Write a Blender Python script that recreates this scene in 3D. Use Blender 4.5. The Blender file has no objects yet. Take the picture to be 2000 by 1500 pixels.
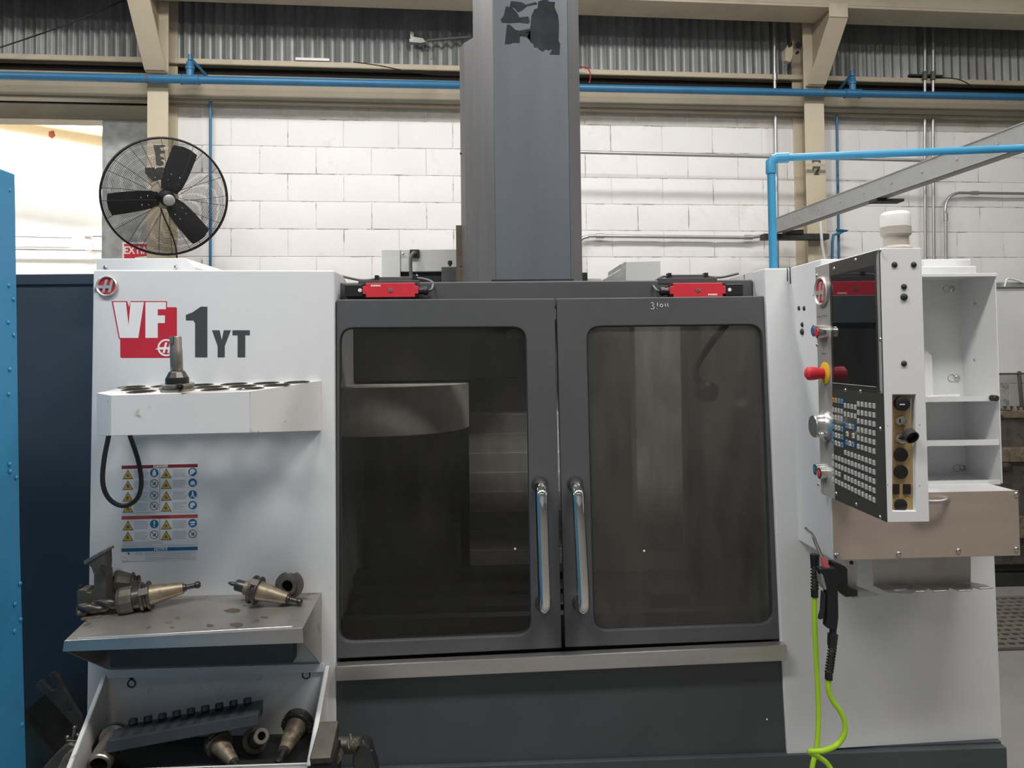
import bpy, bmesh, math, random
from math import sin, cos, pi, radians as rad
from mathutils import Vector as V, Matrix

random.seed(7)
SC = bpy.context.scene
COL = SC.collection

# ---------------------------------------------------------------- camera
FPX, CX, CY = 1450.0, 1000.0, 644.0
EYE = V((0.0, -2.25, 1.72))
YAW, PITCH, ROLL = rad(2.3), rad(1.83), 0.012
_F = V((sin(YAW)*cos(PITCH), cos(YAW)*cos(PITCH), sin(PITCH)))
_R0 = V((cos(YAW), -sin(YAW), 0))
_U0 = _R0.cross(_F)
_R = _R0*cos(ROLL) - _U0*sin(ROLL)
_U = _U0*cos(ROLL) + _R0*sin(ROLL)
cam_d = bpy.data.cameras.new('camera')
cam_d.sensor_width = 36.0
cam_d.lens = FPX/2000*36
cam_d.shift_y = -(750-CY)/2000
cam_d.clip_start = 0.05
cam = bpy.data.objects.new('camera', cam_d)
COL.objects.link(cam)
m3 = Matrix((_R, _U, -_F)).transposed()
cam.matrix_world = Matrix.Translation(EYE) @ m3.to_4x4()
SC.camera = cam

# ---------------------------------------------------------------- light
SC.view_settings.view_transform = 'Standard'
SC.view_settings.look = 'None'
SC.view_settings.gamma = 1.0
SC.view_settings.exposure = 0.2
w = bpy.data.worlds.new('shop_ambient')
SC.world = w
w.use_nodes = True
bg = w.node_tree.nodes['Background']
bg.inputs[0].default_value = (0.97, 0.985, 1.0, 1)
bg.inputs[1].default_value = 0.115

def area(name, loc, sx, sy, power, col=(1, 0.97, 0.93), target=None):
    d = bpy.data.lights.new(name, 'AREA')
    d.shape = 'RECTANGLE'; d.size = sx; d.size_y = sy; d.energy = power; d.color = col
    o = bpy.data.objects.new(name, d); COL.objects.link(o)
    o.location = loc
    if target is not None:
        o.rotation_euler = (V(target)-V(loc)).to_track_quat('-Z', 'Y').to_euler()
    return o
for lx in (-4.2, -1.4, 1.4, 4.2):
    for ly_ in (-4.6, -1.7, 1.2):
        area('ceiling_lamp', (lx, ly_, 4.6), 1.6, 0.45, {-4.6: 7, -1.7: 76, 1.2: 62}[ly_]*(1.12 if abs(lx) < 3 else 0.5))
area('ceiling_lamp', (-4.6, 5.3, 5.2), 2.4, 0.8, 900)

# ---------------------------------------------------------------- layout helpers
def ray(px, py):
    return _F + _R*((px-CX)/FPX) + _U*((CY-py)/FPX)
def P(px, py, Y):
    d = ray(px, py); return EYE + d*((Y-EYE.y)/d.y)
def PZ(px, py, z):
    d = ray(px, py); return EYE + d*((z-EYE.z)/d.z)
def PX(px, py, x):
    d = ray(px, py); return EYE + d*((x-EYE.x)/d.x)
def PPL(px, py, o, n):
    d = ray(px, py); return EYE + d*((o-EYE).dot(n)/d.dot(n))
# the hall wall stands 3.5 degrees off the machine front
WA = rad(3.5)
WU = V((cos(WA), sin(WA), 0)); WN = V((sin(WA), -cos(WA), 0))
WO = EYE + ray(700, 690)*5.45; WO.z = 0
def W(u, z, w=0.0):
    return WO + WU*u + WN*w + V((0, 0, z))
def UW(px, py, w=0.0):
    p = PPL(px, py, WO + WN*w, WN); return ((p-WO).dot(WU), p.z)
def PW(px, py, w=0.0):
    return PPL(px, py, WO + WN*w, WN)

# ---------------------------------------------------------------- materials
def mat(name, col, rough=0.5, metal=0.0, var=0.0, vscale=6.0, bump=0.0, bscale=80.0,
        dirt=None, damt=0.5, dscale=3.0, spec=0.5, stretch=None, dlo=0.52, dhi=0.68, coat=0.0, rvar=0.0, world=False):
    m = bpy.data.materials.new(name); m.use_nodes = True
    nt = m.node_tree; N = nt.nodes; L = nt.links
    b = N['Principled BSDF']
    c = tuple(col)+(1,)
    b.inputs['Base Color'].default_value = c
    b.inputs['Roughness'].default_value = rough
    b.inputs['Metallic'].default_value = metal
    b.inputs['Specular IOR Level'].default_value = spec
    b.inputs['Coat Weight'].default_value = coat
    tc = N.new('ShaderNodeTexCoord')
    src = N.new('ShaderNodeNewGeometry').outputs['Position'] if world else tc.outputs['Object']
    if stretch:
        mp = N.new('ShaderNodeMapping'); mp.inputs['Scale'].default_value = stretch
        L.new(src, mp.inputs['Vector']); ssrc = mp.outputs['Vector']
    else:
        ssrc = src
    last = None
    if var > 0:
        n = N.new('ShaderNodeTexNoise'); n.inputs['Scale'].default_value = vscale; n.inputs['Detail'].default_value = 6
        L.new(ssrc, n.inputs['Vector'])
        r = N.new('ShaderNodeValToRGB')
        r.color_ramp.elements[0].position = 0.3; r.color_ramp.elements[1].position = 0.7
        r.color_ramp.elements[0].color = tuple(x*(1-var) for x in col)+(1,)
        r.color_ramp.elements[1].color = tuple(min(1, x*(1+var)) for x in col)+(1,)
        L.new(n.outputs['Fac'], r.inputs['Fac']); last = r.outputs['Color']
        if rvar:
            mr = N.new('ShaderNodeMapRange')
            mr.inputs['To Min'].default_value = max(0.02, rough-rvar); mr.inputs['To Max'].default_value = rough+rvar
            L.new(n.outputs['Fac'], mr.inputs['Value']); L.new(mr.outputs['Result'], b.inputs['Roughness'])
    if dirt is not None:
        n = N.new('ShaderNodeTexNoise'); n.inputs['Scale'].default_value = dscale; n.inputs['Detail'].default_value = 8
        n.inputs['Roughness'].default_value = 0.65
        L.new(src, n.inputs['Vector'])
        r = N.new('ShaderNodeMapRange')
        r.inputs['From Min'].default_value = dlo; r.inputs['From Max'].default_value = dhi
        r.inputs['To Max'].default_value = damt
        L.new(n.outputs['Fac'], r.inputs['Value'])
        mx = N.new('ShaderNodeMix'); mx.data_type = 'RGBA'
        L.new(r.outputs['Result'], mx.inputs[0])
        if last is not None: L.new(last, mx.inputs[6])
        else: mx.inputs[6].default_value = c
        mx.inputs[7].default_value = tuple(dirt)+(1,)
        last = mx.outputs[2]
    if last is not None: L.new(last, b.inputs['Base Color'])
    if bump > 0:
        n = N.new('ShaderNodeTexNoise'); n.inputs['Scale'].default_value = bscale; n.inputs['Detail'].default_value = 4
        L.new(ssrc, n.inputs['Vector'])
        bp = N.new('ShaderNodeBump'); bp.inputs['Strength'].default_value = bump; bp.inputs['Distance'].default_value = 0.004
        L.new(n.outputs['Fac'], bp.inputs['Height']); L.new(bp.outputs['Normal'], b.inputs['Normal'])
    return m

MT = {}
MT['white'] = mat('white_machine_paint', (0.69, 0.70, 0.71), 0.42, var=0.02, vscale=3, bump=0.05, bscale=300, dirt=(0.45, 0.43, 0.40), damt=0.25, dscale=5, dlo=0.62, dhi=0.8)
MT['white_worn'] = mat('worn_white_paint', (0.69, 0.69, 0.68), 0.45, var=0.03, dirt=(0.33, 0.28, 0.22), damt=0.8, dscale=14, dlo=0.64, dhi=0.69)
MT['grey_white'] = mat('pale_grey_paint', (0.60, 0.61, 0.61), 0.45, var=0.03)
MT['charcoal'] = mat('charcoal_door_paint', (0.078, 0.081, 0.086), 0.42, var=0.06, vscale=5, bump=0.12, bscale=350, dirt=(0.12, 0.12, 0.115), damt=0.35, dscale=9, dlo=0.6, dhi=0.8)
MT['charcoal_low'] = mat('dark_charcoal_paint', (0.055, 0.062, 0.068), 0.45, var=0.08, bump=0.12, bscale=350, dirt=(0.10, 0.10, 0.10), damt=0.4, dscale=20, dlo=0.68, dhi=0.72)
MT['column'] = mat('blue_grey_column_paint', (0.125, 0.142, 0.165), 0.36, var=0.10, vscale=3, stretch=(3, 3, 0.5), bump=0.04, bscale=200, dirt=(0.13, 0.125, 0.12), damt=0.6, dscale=2.5)
MT['column_steel'] = mat('brushed_cover_steel', (0.15, 0.15, 0.155), 0.45, 0.4, var=0.12, vscale=3, stretch=(6, 6, 0.4))
MT['bare'] = mat('exposed_dark_primer', (0.026, 0.031, 0.034), 0.6, var=0.35, vscale=14, spec=0.15)
MT['stainless'] = mat('brushed_stainless', (0.52, 0.51, 0.49), 0.33, 0.9, var=0.06, vscale=4, stretch=(0.6, 12, 12), dirt=(0.36, 0.30, 0.24), damt=0.4, dscale=4)
MT['tan_steel'] = mat('stainless_front_plate', (0.56, 0.475, 0.395), 0.38, 0.5, var=0.05, vscale=5, stretch=(0.5, 8, 8), dirt=(0.42, 0.33, 0.25), damt=0.4, dscale=2.5)
MT['shelf_steel'] = mat('worn_shelf_steel', (0.42, 0.40, 0.375), 0.36, 0.75, var=0.08, vscale=6, dirt=(0.22, 0.18, 0.14), damt=0.85, dscale=11, dlo=0.60, dhi=0.64, rvar=0.12)
MT['panel_steel'] = mat('pendant_steel', (0.40, 0.39, 0.37), 0.38, 0.35, var=0.05, stretch=(8, 8, 0.6))
MT['chrome'] = mat('polished_chrome', (0.80, 0.79, 0.76), 0.08, 1.0)
MT['screw'] = mat('zinc_screw', (0.6, 0.58, 0.55), 0.25, 1.0)
MT['galv'] = mat('galvanised_sheet', (0.42, 0.43, 0.43), 0.42, 0.6, var=0.22, vscale=14)
MT['corr'] = mat('galvanised_corrugated', (0.27, 0.28, 0.285), 0.45, 0.45, var=0.25, vscale=3.0, stretch=(2, 2, 0.5), dirt=(0.17, 0.165, 0.155), damt=0.6, dscale=1.3)
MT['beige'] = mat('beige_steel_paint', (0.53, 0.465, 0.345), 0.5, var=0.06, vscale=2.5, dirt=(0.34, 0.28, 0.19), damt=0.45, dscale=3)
MT['beige_dull'] = mat('dusty_shaded_beige', (0.33, 0.29, 0.215), 0.65, var=0.1, vscale=2.5, dirt=(0.27, 0.22, 0.15), damt=0.5, dscale=3)  # dusty beige of the girt; on the webs it paints in their shade
MT['block'] = mat('white_painted_block', (0.80, 0.785, 0.775), 0.6, var=0.03, vscale=4, bump=0.35, bscale=25, dirt=(0.55, 0.51, 0.46), damt=0.45, dscale=4, dlo=0.60, dhi=0.74, world=True)
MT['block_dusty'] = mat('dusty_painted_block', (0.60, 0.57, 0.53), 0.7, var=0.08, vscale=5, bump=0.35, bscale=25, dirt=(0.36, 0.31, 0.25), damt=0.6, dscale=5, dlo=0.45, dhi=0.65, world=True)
MT['joint'] = mat('painted_mortar', (0.69, 0.67, 0.65), 0.8, var=0.1, bump=0.4, bscale=40, dirt=(0.25, 0.22, 0.20), damt=0.8, dscale=7, dlo=0.5, dhi=0.6, world=True)
MT['plaster'] = mat('far_white_plaster', (0.88, 0.87, 0.85), 0.6, var=0.02)
MT['blue_pipe'] = mat('blue_pipe_paint', (0.025, 0.15, 0.30), 0.4, var=0.12, vscale=5, dirt=(0.06, 0.13, 0.20), damt=0.4, dscale=10)
MT['blue_light'] = mat('sky_blue_pipe', (0.045, 0.29, 0.52), 0.4, var=0.08, vscale=8)
MT['blue_cab'] = mat('bright_blue_sheet', (0.035, 0.245, 0.46), 0.42, var=0.06, vscale=2, dirt=(0.03, 0.15, 0.28), damt=0.3, dscale=6)
MT['navy'] = mat('dark_navy_panel', (0.028, 0.042, 0.058), 0.5, var=0.06, vscale=3, bump=0.05, bscale=300)
MT['black'] = mat('black_plastic', (0.012, 0.012, 0.013), 0.4, var=0.1)
MT['black_fan'] = mat('black_fan_enamel', (0.008, 0.008, 0.009), 0.55)
MT['rubber'] = mat('dark_rubber', (0.02, 0.021, 0.022), 0.6, var=0.15)
MT['dark'] = mat('dark_void', (0.012, 0.011, 0.010), 0.9)
MT['grey_cable'] = mat('grey_cable', (0.10, 0.10, 0.10), 0.5)
MT['red'] = mat('red_plastic', (0.60, 0.028, 0.045), 0.42, var=0.04)
MT['red_decal'] = mat('red_vinyl', (0.52, 0.022, 0.04), 0.4, var=0.03)
MT['white_decal'] = mat('white_vinyl', (0.82, 0.81, 0.81), 0.4)
MT['dark_decal'] = mat('charcoal_vinyl', (0.055, 0.06, 0.062), 0.45)
MT['yellow'] = mat('yellow_plastic', (0.72, 0.43, 0.03), 0.4)
MT['hazard'] = mat('hazard_yellow', (0.58, 0.36, 0.02), 0.5)
MT['sign_blue'] = mat('sign_blue', (0.01, 0.13, 0.27), 0.45)
MT['print_grey'] = mat('print_grey', (0.36, 0.37, 0.39), 0.6)
MT['print_dark'] = mat('print_dark', (0.10, 0.095, 0.085), 0.6)
MT['label_white'] = mat('label_white', (0.66, 0.68, 0.70), 0.4)
MT['chalk'] = mat('white_paint_marker', (0.85, 0.86, 0.86), 0.7)
MT['tool_brown'] = mat('oxidised_tool_steel', (0.285, 0.235, 0.165), 0.42, 0.65, var=0.3, vscale=30, dirt=(0.10, 0.08, 0.055), damt=0.9, dscale=40, rvar=0.1)
MT['tool_dark'] = mat('black_oxide_steel', (0.075, 0.07, 0.065), 0.36, 0.7, var=0.3, vscale=25, dirt=(0.2, 0.165, 0.12), damt=0.5, dscale=30)
MT['tool_steel'] = mat('ground_tool_steel', (0.33, 0.30, 0.25), 0.34, 0.85, var=0.2, vscale=25, stretch=(1, 1, 0.2))
MT['cast'] = mat('greasy_cast_iron', (0.115, 0.102, 0.086), 0.5, 0.5, var=0.25, vscale=18, dirt=(0.05, 0.045, 0.04), damt=0.7, dscale=12)
MT['blue_steel'] = mat('blued_fixture_steel', (0.07, 0.078, 0.09), 0.42, 0.5, var=0.15, vscale=12)
MT['green'] = mat('lime_green_hose', (0.42, 0.72, 0.02), 0.4)
MT['beacon'] = mat('milky_beacon_lens', (0.80, 0.79, 0.77), 0.25, coat=0.3)
MT['beacon_base'] = mat('taupe_beacon_base', (0.44, 0.40, 0.35), 0.42)
MT['brass'] = mat('tan_connector_plate', (0.42, 0.29, 0.13), 0.5, var=0.05)
MT['key'] = mat('grey_keycap', (0.46, 0.46, 0.45), 0.45)
MT['key_cream'] = mat('cream_keycap', (0.66, 0.60, 0.48), 0.45)
MT['key_blue'] = mat('blue_keycap', (0.10, 0.33, 0.58), 0.45)
MT['key_orange'] = mat('orange_keycap', (0.70, 0.33, 0.06), 0.45)
MT['keypad'] = mat('black_keypad_overlay', (0.045, 0.045, 0.043), 0.3, spec=0.6)
MT['screen'] = mat('dark_display_glass', (0.006, 0.008, 0.010), 0.03, spec=1.0, coat=1.0)
MT['inner'] = mat('grimy_inner_sheet', (0.45, 0.44, 0.42), 0.5, var=0.1, dirt=(0.14, 0.125, 0.105), damt=0.7, dscale=3)
MT['inner_dark'] = mat('oily_dark_casting', (0.022, 0.023, 0.023), 0.4, var=0.2, dirt=(0.07, 0.065, 0.055), damt=0.5, dscale=6)
MT['inner_white'] = mat('carousel_cover', (0.82, 0.80, 0.76), 0.5, var=0.05, dirt=(0.36, 0.28, 0.2), damt=0.6, dscale=4)
MT['concrete'] = mat('grey_concrete', (0.22, 0.21, 0.20), 0.6, var=0.12, vscale=1.5, bump=0.1, bscale=60, dirt=(0.14, 0.13, 0.12), damt=0.6, dscale=1.2)
MT['mat'] = mat('worn_rubber_matting', (0.13, 0.115, 0.10), 0.7, var=0.2)
MT['pink'] = mat('pink_red_collar', (0.60, 0.10, 0.12), 0.45)
MT['conduit'] = mat('galvanised_conduit', (0.45, 0.45, 0.45), 0.35, 0.7, var=0.1)
MT['rail'] = mat('grey_rail_paint', (0.30, 0.31, 0.31), 0.42, 0.3, var=0.08, dirt=(0.22, 0.17, 0.12), damt=0.5, dscale=6)
MT['paper'] = mat('folded_paper', (0.78, 0.78, 0.78), 0.7)
MT['rust'] = mat('rusty_sheet', (0.12, 0.095, 0.06), 0.7, var=0.3)

def glass_mat(name, dirt_col, lo, hi, tint=(0.62, 0.62, 0.60)):
    m = bpy.data.materials.new(name); m.use_nodes = True
    nt = m.node_tree; N = nt.nodes; L = nt.links
    N.remove(N['Principled BSDF'])
    out = N['Material Output']
    tr = N.new('ShaderNodeBsdfTransparent'); tr.inputs[0].default_value = tint+(1,)
    df = N.new('ShaderNodeBsdfDiffuse'); df.inputs[0].default_value = dirt_col+(1,)
    gl = N.new('ShaderNodeBsdfGlossy'); gl.inputs['Roughness'].default_value = 0.12
    gl.inputs[0].default_value = (0.8, 0.8, 0.8, 1)
    tc = N.new('ShaderNodeTexCoord')
    mp = N.new('ShaderNodeMapping'); mp.inputs['Scale'].default_value = (9, 9, 1.6)
    L.new(tc.outputs['Object'], mp.inputs['Vector'])
    n = N.new('ShaderNodeTexNoise'); n.inputs['Scale'].default_value = 3; n.inputs['Detail'].default_value = 8
    L.new(mp.outputs['Vector'], n.inputs['Vector'])
    n2 = N.new('ShaderNodeTexNoise'); n2.inputs['Scale'].default_value = 2.2; n2.inputs['Detail'].default_value = 3
    L.new(tc.outputs['Object'], n2.inputs['Vector'])
    ad = N.new('ShaderNodeMath'); ad.operation = 'ADD'
    L.new(n.outputs['Fac'], ad.inputs[0]); L.new(n2.outputs['Fac'], ad.inputs[1])
    r = N.new('ShaderNodeMapRange'); r.inputs['From Min'].default_value = 0.7; r.inputs['From Max'].default_value = 1.35
    r.inputs['To Min'].default_value = lo; r.inputs['To Max'].default_value = hi
    L.new(ad.outputs[0], r.inputs['Value'])
    mx = N.new('ShaderNodeMixShader')
    L.new(r.outputs['Result'], mx.inputs[0]); L.new(tr.outputs[0], mx.inputs[1]); L.new(df.outputs[0], mx.inputs[2])
    fr = N.new('ShaderNodeFresnel'); fr.inputs[0].default_value = 1.4
    mx2 = N.new('ShaderNodeMixShader')
    L.new(fr.outputs[0], mx2.inputs[0]); L.new(mx.outputs[0], mx2.inputs[1]); L.new(gl.outputs[0], mx2.inputs[2])
    L.new(mx2.outputs[0], out.inputs['Surface'])
    return m
MT['glass'] = glass_mat('oily_window_clear', (0.05, 0.05, 0.045), 0.04, 0.24)
MT['glass_foggy'] = glass_mat('oily_window_foggy', (0.095, 0.092, 0.080), 0.28, 0.66)

# ---------------------------------------------------------------- mesh builder
WM = {}
def basis(axis):
    a = V(axis).normalized()
    t = V((0, 0, 1)) if abs(a.z) < 0.9 else V((1, 0, 0))
    x = t.cross(a).normalized(); y = a.cross(x)
    return x, y, a
class MB:
    def __init__(s): s.v = []; s.f = []
    def add(s, vs, fs):
        o = len(s.v); s.v += [V(p) for p in vs]; s.f += [[i+o for i in f] for f in fs]; return s
    def box(s, x0, x1, y0, y1, z0, z1):
        return s.hexa([(x0, y0, z0), (x1, y0, z0), (x1, y1, z0), (x0, y1, z0), (x0, y0, z1), (x1, y0, z1), (x1, y1, z1), (x0, y1, z1)])
    def hexa(s, p):
        return s.add(p, [(0, 3, 2, 1), (4, 5, 6, 7), (0, 1, 5, 4), (1, 2, 6, 5), (2, 3, 7, 6), (3, 0, 4, 7)])
    def prism(s, pts, vec):
        n = len(pts); vec = V(vec)
        vs = [V(p) for p in pts]+[V(p)+vec for p in pts]
        fs = [list(range(n))[::-1], list(range(n, 2*n))]
        for i in range(n): j = (i+1) % n; fs.append((i, j, n+j, n+i))
        return s.add(vs, fs)
    def tube(s, pts, r, n=8, closed=False, caps=True):
        pts = [V(p) for p in pts]; k = len(pts)
        rs = r if isinstance(r, (list, tuple)) else [r]*k
        tang = []
        for i in range(k):
            a = pts[(i-1) % k] if (closed or i > 0) else pts[i]
            b = pts[(i+1) % k] if (closed or i < k-1) else pts[i]
            tang.append((b-a).normalized())
        x, y, _ = basis(tang[0]); vs = []; fs = []
        for i in range(k):
            t = tang[i]
            x = (x - t*x.dot(t)).normalized(); y = t.cross(x)
            for j in range(n):
                a = 2*pi*j/n; vs.append(pts[i] + (x*cos(a)+y*sin(a))*rs[i])
        for i in range(k if closed else k-1):
            i2 = (i+1) % k
            for j in range(n):
                j2 = (j+1) % n; fs.append((i*n+j, i*n+j2, i2*n+j2, i2*n+j))
        if caps and not closed:
            fs.append(list(range(n))[::-1]); fs.append(list(range((k-1)*n, k*n)))
        return s.add(vs, fs)
    def lathe(s, prof, o=(0, 0, 0), axis=(0, 0, 1), n=24, a0=0.0, a1=2*pi):
        x, y, a = basis(axis); o = V(o); vs = []; fs = []
        full = abs(a1-a0-2*pi) < 1e-6
        m = n if full else n+1
        for (r, h) in prof:
            for j in range(m):
                t = a0+(a1-a0)*j/n; vs.append(o + a*h + (x*cos(t)+y*sin(t))*max(r, 1e-5))
        for i in range(len(prof)-1):
            for j in range(n):
                j2 = (j+1) % m; fs.append((i*m+j, i*m+j2, (i+1)*m+j2, (i+1)*m+j))
        if full:
            if prof[0][0] > 1e-4: fs.append(list(range(m))[::-1])
            if prof[-1][0] > 1e-4: fs.append(list(range((len(prof)-1)*m, len(prof)*m)))
        return s.add(vs, fs)
    def dome(s, o, axis, r, h=None, n=12):
        h = h or r*0.6
        return s.lathe([(r, 0), (r*0.92, h*0.45), (r*0.65, h*0.82), (0, h)], o, axis, n)
    def plate(s, outer, holes, fr, th):
        # flat plate with holes; fr = (origin, ux, uy, normal); th along -normal
        o, ux, uy, nn = [V(q) for q in fr]
        bm = bmesh.new(); edges = []
        for loop in [outer]+list(holes):
            vv = [bm.verts.new((p[0], p[1], 0)) for p in loop]
            for i in range(len(vv)): edges.append(bm.edges.new((vv[i], vv[(i+1) % len(vv)])))
        bmesh.ops.triangle_fill(bm, use_beauty=True, edges=edges, normal=(0, 0, 1))
        bm.verts.index_update()
        base = [v.co.copy() for v in bm.verts]; k = len(base)
        fs = [[v.index for v in f.verts] for f in bm.faces]
        vs = [o+ux*c.x+uy*c.y for c in base]+[o+ux*c.x+uy*c.y-nn*th for c in base]
        faces = fs+[[i+k for i in f][::-1] for f in fs]
        i0 = 0
        for loop in [outer]+list(holes):
            L = len(loop)
            for i in range(L):
                a = i0+i; b = i0+(i+1) % L
                faces.append((a, b, b+k, a+k))
            i0 += L
        bm.free()
        return s.add(vs, faces)
    def build(s, name, m, parent=None, smooth=0, bevel=0, local=False, seg=2):
        me = bpy.data.meshes.new(name)
        vs = s.v
        if parent is not None and not local:
            inv = WM[parent.name].inverted(); vs = [inv @ p for p in vs]
        me.from_pydata([tuple(p) for p in vs], [], s.f)
        bm = bmesh.new(); bm.from_mesh(me)
        bmesh.ops.recalc_face_normals(bm, faces=bm.faces); bm.to_mesh(me); bm.free()
        me.materials.append(MT[m] if isinstance(m, str) else m)
        if smooth:
            me.shade_smooth(); me.set_sharp_from_angle(angle=rad(smooth))
        o = bpy.data.objects.new(name, me); COL.objects.link(o)
        if parent is not None:
            o.parent = parent; WM[o.name] = WM[parent.name]
        else:
            WM[o.name] = Matrix()
        if bevel:
            b = o.modifiers.new('bevel', 'BEVEL'); b.width = bevel; b.segments = seg; b.limit_method = 'ANGLE'; b.angle_limit = rad(40)
        return o
def catmull(pts, n=8, closed=False):
    pts = [V(p) for p in pts]; out = []; k = len(pts)
    rng = range(k) if closed else range(k-1)
    for i in rng:
        p0 = pts[(i-1) % k] if (closed or i > 0) else pts[i]*2-pts[i+1]
        p1 = pts[i]; p2 = pts[(i+1) % k]
        p3 = pts[(i+2) % k] if (closed or i+2 < k) else p2*2-p1
        for j in range(n):
            t = j/n
            out.append(0.5*((2*p1)+(p2-p0)*t+(2*p0-5*p1+4*p2-p3)*t*t+(3*p1-p0-3*p2+p3)*t**3))
    if not closed: out.append(pts[-1])
    return out
def tag(o, label, cat, group=None, kind=None):
    if label: o['label'] = label
    if cat: o['category'] = cat
    if group: o['group'] = group
    if kind: o['kind'] = kind
    return o
def thing(name, label, cat, loc=(0, 0, 0), mtx=None, group=None, kind=None):
    o = bpy.data.objects.new(name, None); COL.objects.link(o)
    o.empty_display_size = 0.05
    m = mtx if mtx is not None else Matrix.Translation(V(loc))
    o.matrix_world = m; WM[o.name] = m.copy()
    tag(o, label, cat, group, kind); return o
def struct(o):
    o['kind'] = 'structure'; return o
def rrect(x0, x1, y0, y1, r, n=6):
    out = []
    for (cx, cy, a) in ((x1-r, y1-r, 0), (x0+r, y1-r, 90), (x0+r, y0+r, 180), (x1-r, y0+r, 270)):
        for i in range(n+1):
            t = rad(a+90*i/n); out.append((cx+r*cos(t), cy+r*sin(t)))
    return out
def circ(cx, cy, r, n=20):
    return [(cx+r*cos(2*pi*i/n), cy+r*sin(2*pi*i/n)) for i in range(n)]
def quad_round(c, r, n=6):
    # rounded corners on a 2D quad
    out = []
    k = len(c)
    for i in range(k):
        p = V(c[i]).to_2d() if len(c[i]) > 2 else V(c[i]); a = V(c[i-1]); b = V(c[(i+1) % k])
        da = (a-p).normalized(); db = (b-p).normalized()
        p0 = p+da*r; p1 = p+db*r
        for j in range(n+1):
            t = j/n; q = p0*(1-t)**2+p*2*t*(1-t)+p1*t*t; out.append((q.x, q.y))
    return out
def share(src, name, parent, mtx):
    o = bpy.data.objects.new(name, src.data); COL.objects.link(o)
    o.parent = parent; o.matrix_local = mtx
    WM[o.name] = WM[parent.name] if parent else Matrix()
    return o
def text_mesh(s, size):
    c = bpy.data.curves.new('t', 'FONT'); c.body = s; c.size = size; c.align_x = 'CENTER'; c.align_y = 'CENTER'
    c.extrude = 0.0004; c.resolution_u = 2; c.offset = 0.022*size
    o = bpy.data.objects.new('t', c); COL.objects.link(o)
    bpy.context.view_layer.update()
    me = bpy.data.meshes.new_from_object(o.evaluated_get(bpy.context.evaluated_depsgraph_get()))
    vs = [v.co.copy() for v in me.vertices]; fs = [list(p.vertices) for p in me.polygons]
    bpy.data.objects.remove(o); bpy.data.curves.remove(c); bpy.data.meshes.remove(me)
    return vs, fs
def text(name, s, size, center, ux, uy, m, parent, sx=1.0):
    vs, fs = text_mesh(s, size); ux = V(ux).normalized(); uy = V(uy).normalized(); n = ux.cross(uy)
    return MB().add([V(center)+ux*p.x*sx+uy*p.y+n*p.z for p in vs], fs).build(name, m, parent)
# ================================================================ SETTING
fl = MB().box(-9, 9, -9, 12, -0.1, 0).build('floor', 'concrete'); struct(fl)
struct(MB().box(-9, 9, -9, 4.2, 6.4, 6.5).build('ceiling', 'galv'))
struct(MB().box(-9, 9, -9.2, -9, 0, 6.4).build('wall_front', 'block'))

# block wall behind the machine, blocks as pieces
uL = UW(338, 400)[0]; uR = uL+9.6
zG = UW(1300, 224)[1]                      # underside of the girt
z0 = UW(700, 288)[1]                       # one bed joint
wall = MB().hexa([W(uL, 0, -0.006), W(uR, 0, -0.006), W(uR, 0, -0.2), W(uL, 0, -0.2),
                  W(uL, zG+0.12, -0.006), W(uR, zG+0.12, -0.006), W(uR, zG+0.12, -0.2), W(uL, zG+0.12, -0.2)]).build('wall_back', 'joint')
struct(wall)
def block_mesh(L, H, seed):
    rnd = random.Random(seed)
    nx, nz = 6, 4; vs = []; fs = []
    for k in range(nz+1):
        for i in range(nx+1):
            x = L*i/nx; z = H*k/nz; e = (i in (0, nx)) or (k in (0, nz))
            vs.append(V((x+(rnd.uniform(-.0015, .0015)), 0.0035 if e else rnd.uniform(-0.0007, 0.0007), z+rnd.uniform(-.0015, .0015))))
    for k in range(nz):
        for i in range(nx):
            a = k*(nx+1)+i; fs.append((a, a+1, a+nx+2, a+nx+1))
    n = len(vs)
    ring = [i for i in range(nx+1)]+[k*(nx+1)+nx for k in range(1, nz+1)]+[nz*(nx+1)+i for i in range(nx-1, -1, -1)]+[k*(nx+1) for k in range(nz-1, 0, -1)]
    for r in ring: vs.append(V((vs[r].x, 0.03, vs[r].z)))
    m = len(ring)
    for i in range(m): j = (i+1) % m; fs.append((ring[i], n+i, n+j, ring[j]))
    me = MB().add(vs, fs)
    return me
protos = []
for sd in range(4):
    o = block_mesh(0.396, 0.195, sd).build('block', 'block', wall, smooth=50, local=True)
    protos.append(o)
Rw = Matrix.Rotation(WA, 4, 'Z')
first = set(); rows = []; dust = None
z = z0+0.203
zlist = [z0+0.203*k for k in range(-12, 3)]
for ri, zb in enumerate(zlist):
    if zb > zG-0.02: continue
    off = 0.2 if ri % 2 else 0.0
    k = 0; u = uL-off
    while u < uR:
        low = ri < 6
        vis = (not low) or u > UW(1880, 600)[0]
        if u > UW(2230, 600)[0]: vis = False
        if vis and u >= uL-0.21:
            h = min(0.195, zG-zb)
            pi_ = (ri*7+k*3) % 4
            M = Matrix.Translation(W(u+0.004, zb+0.004, random.uniform(-0.001, 0.001))) @ Rw
            if u < uL:
                M = Matrix.Translation(W(uL+0.002, zb+0.004, 0)) @ Rw @ Matrix.Diagonal((0.48, 1, 1, 1))
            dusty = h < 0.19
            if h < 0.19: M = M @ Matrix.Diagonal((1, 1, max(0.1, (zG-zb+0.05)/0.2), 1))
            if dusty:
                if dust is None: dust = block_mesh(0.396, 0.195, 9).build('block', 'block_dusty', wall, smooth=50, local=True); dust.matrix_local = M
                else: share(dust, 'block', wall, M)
            elif pi_ not in first:
                first.add(pi_); protos[pi_].matrix_local = M
            else:
                share(protos[pi_], 'block', wall, M)
        u += 0.403; k += 1

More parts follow.
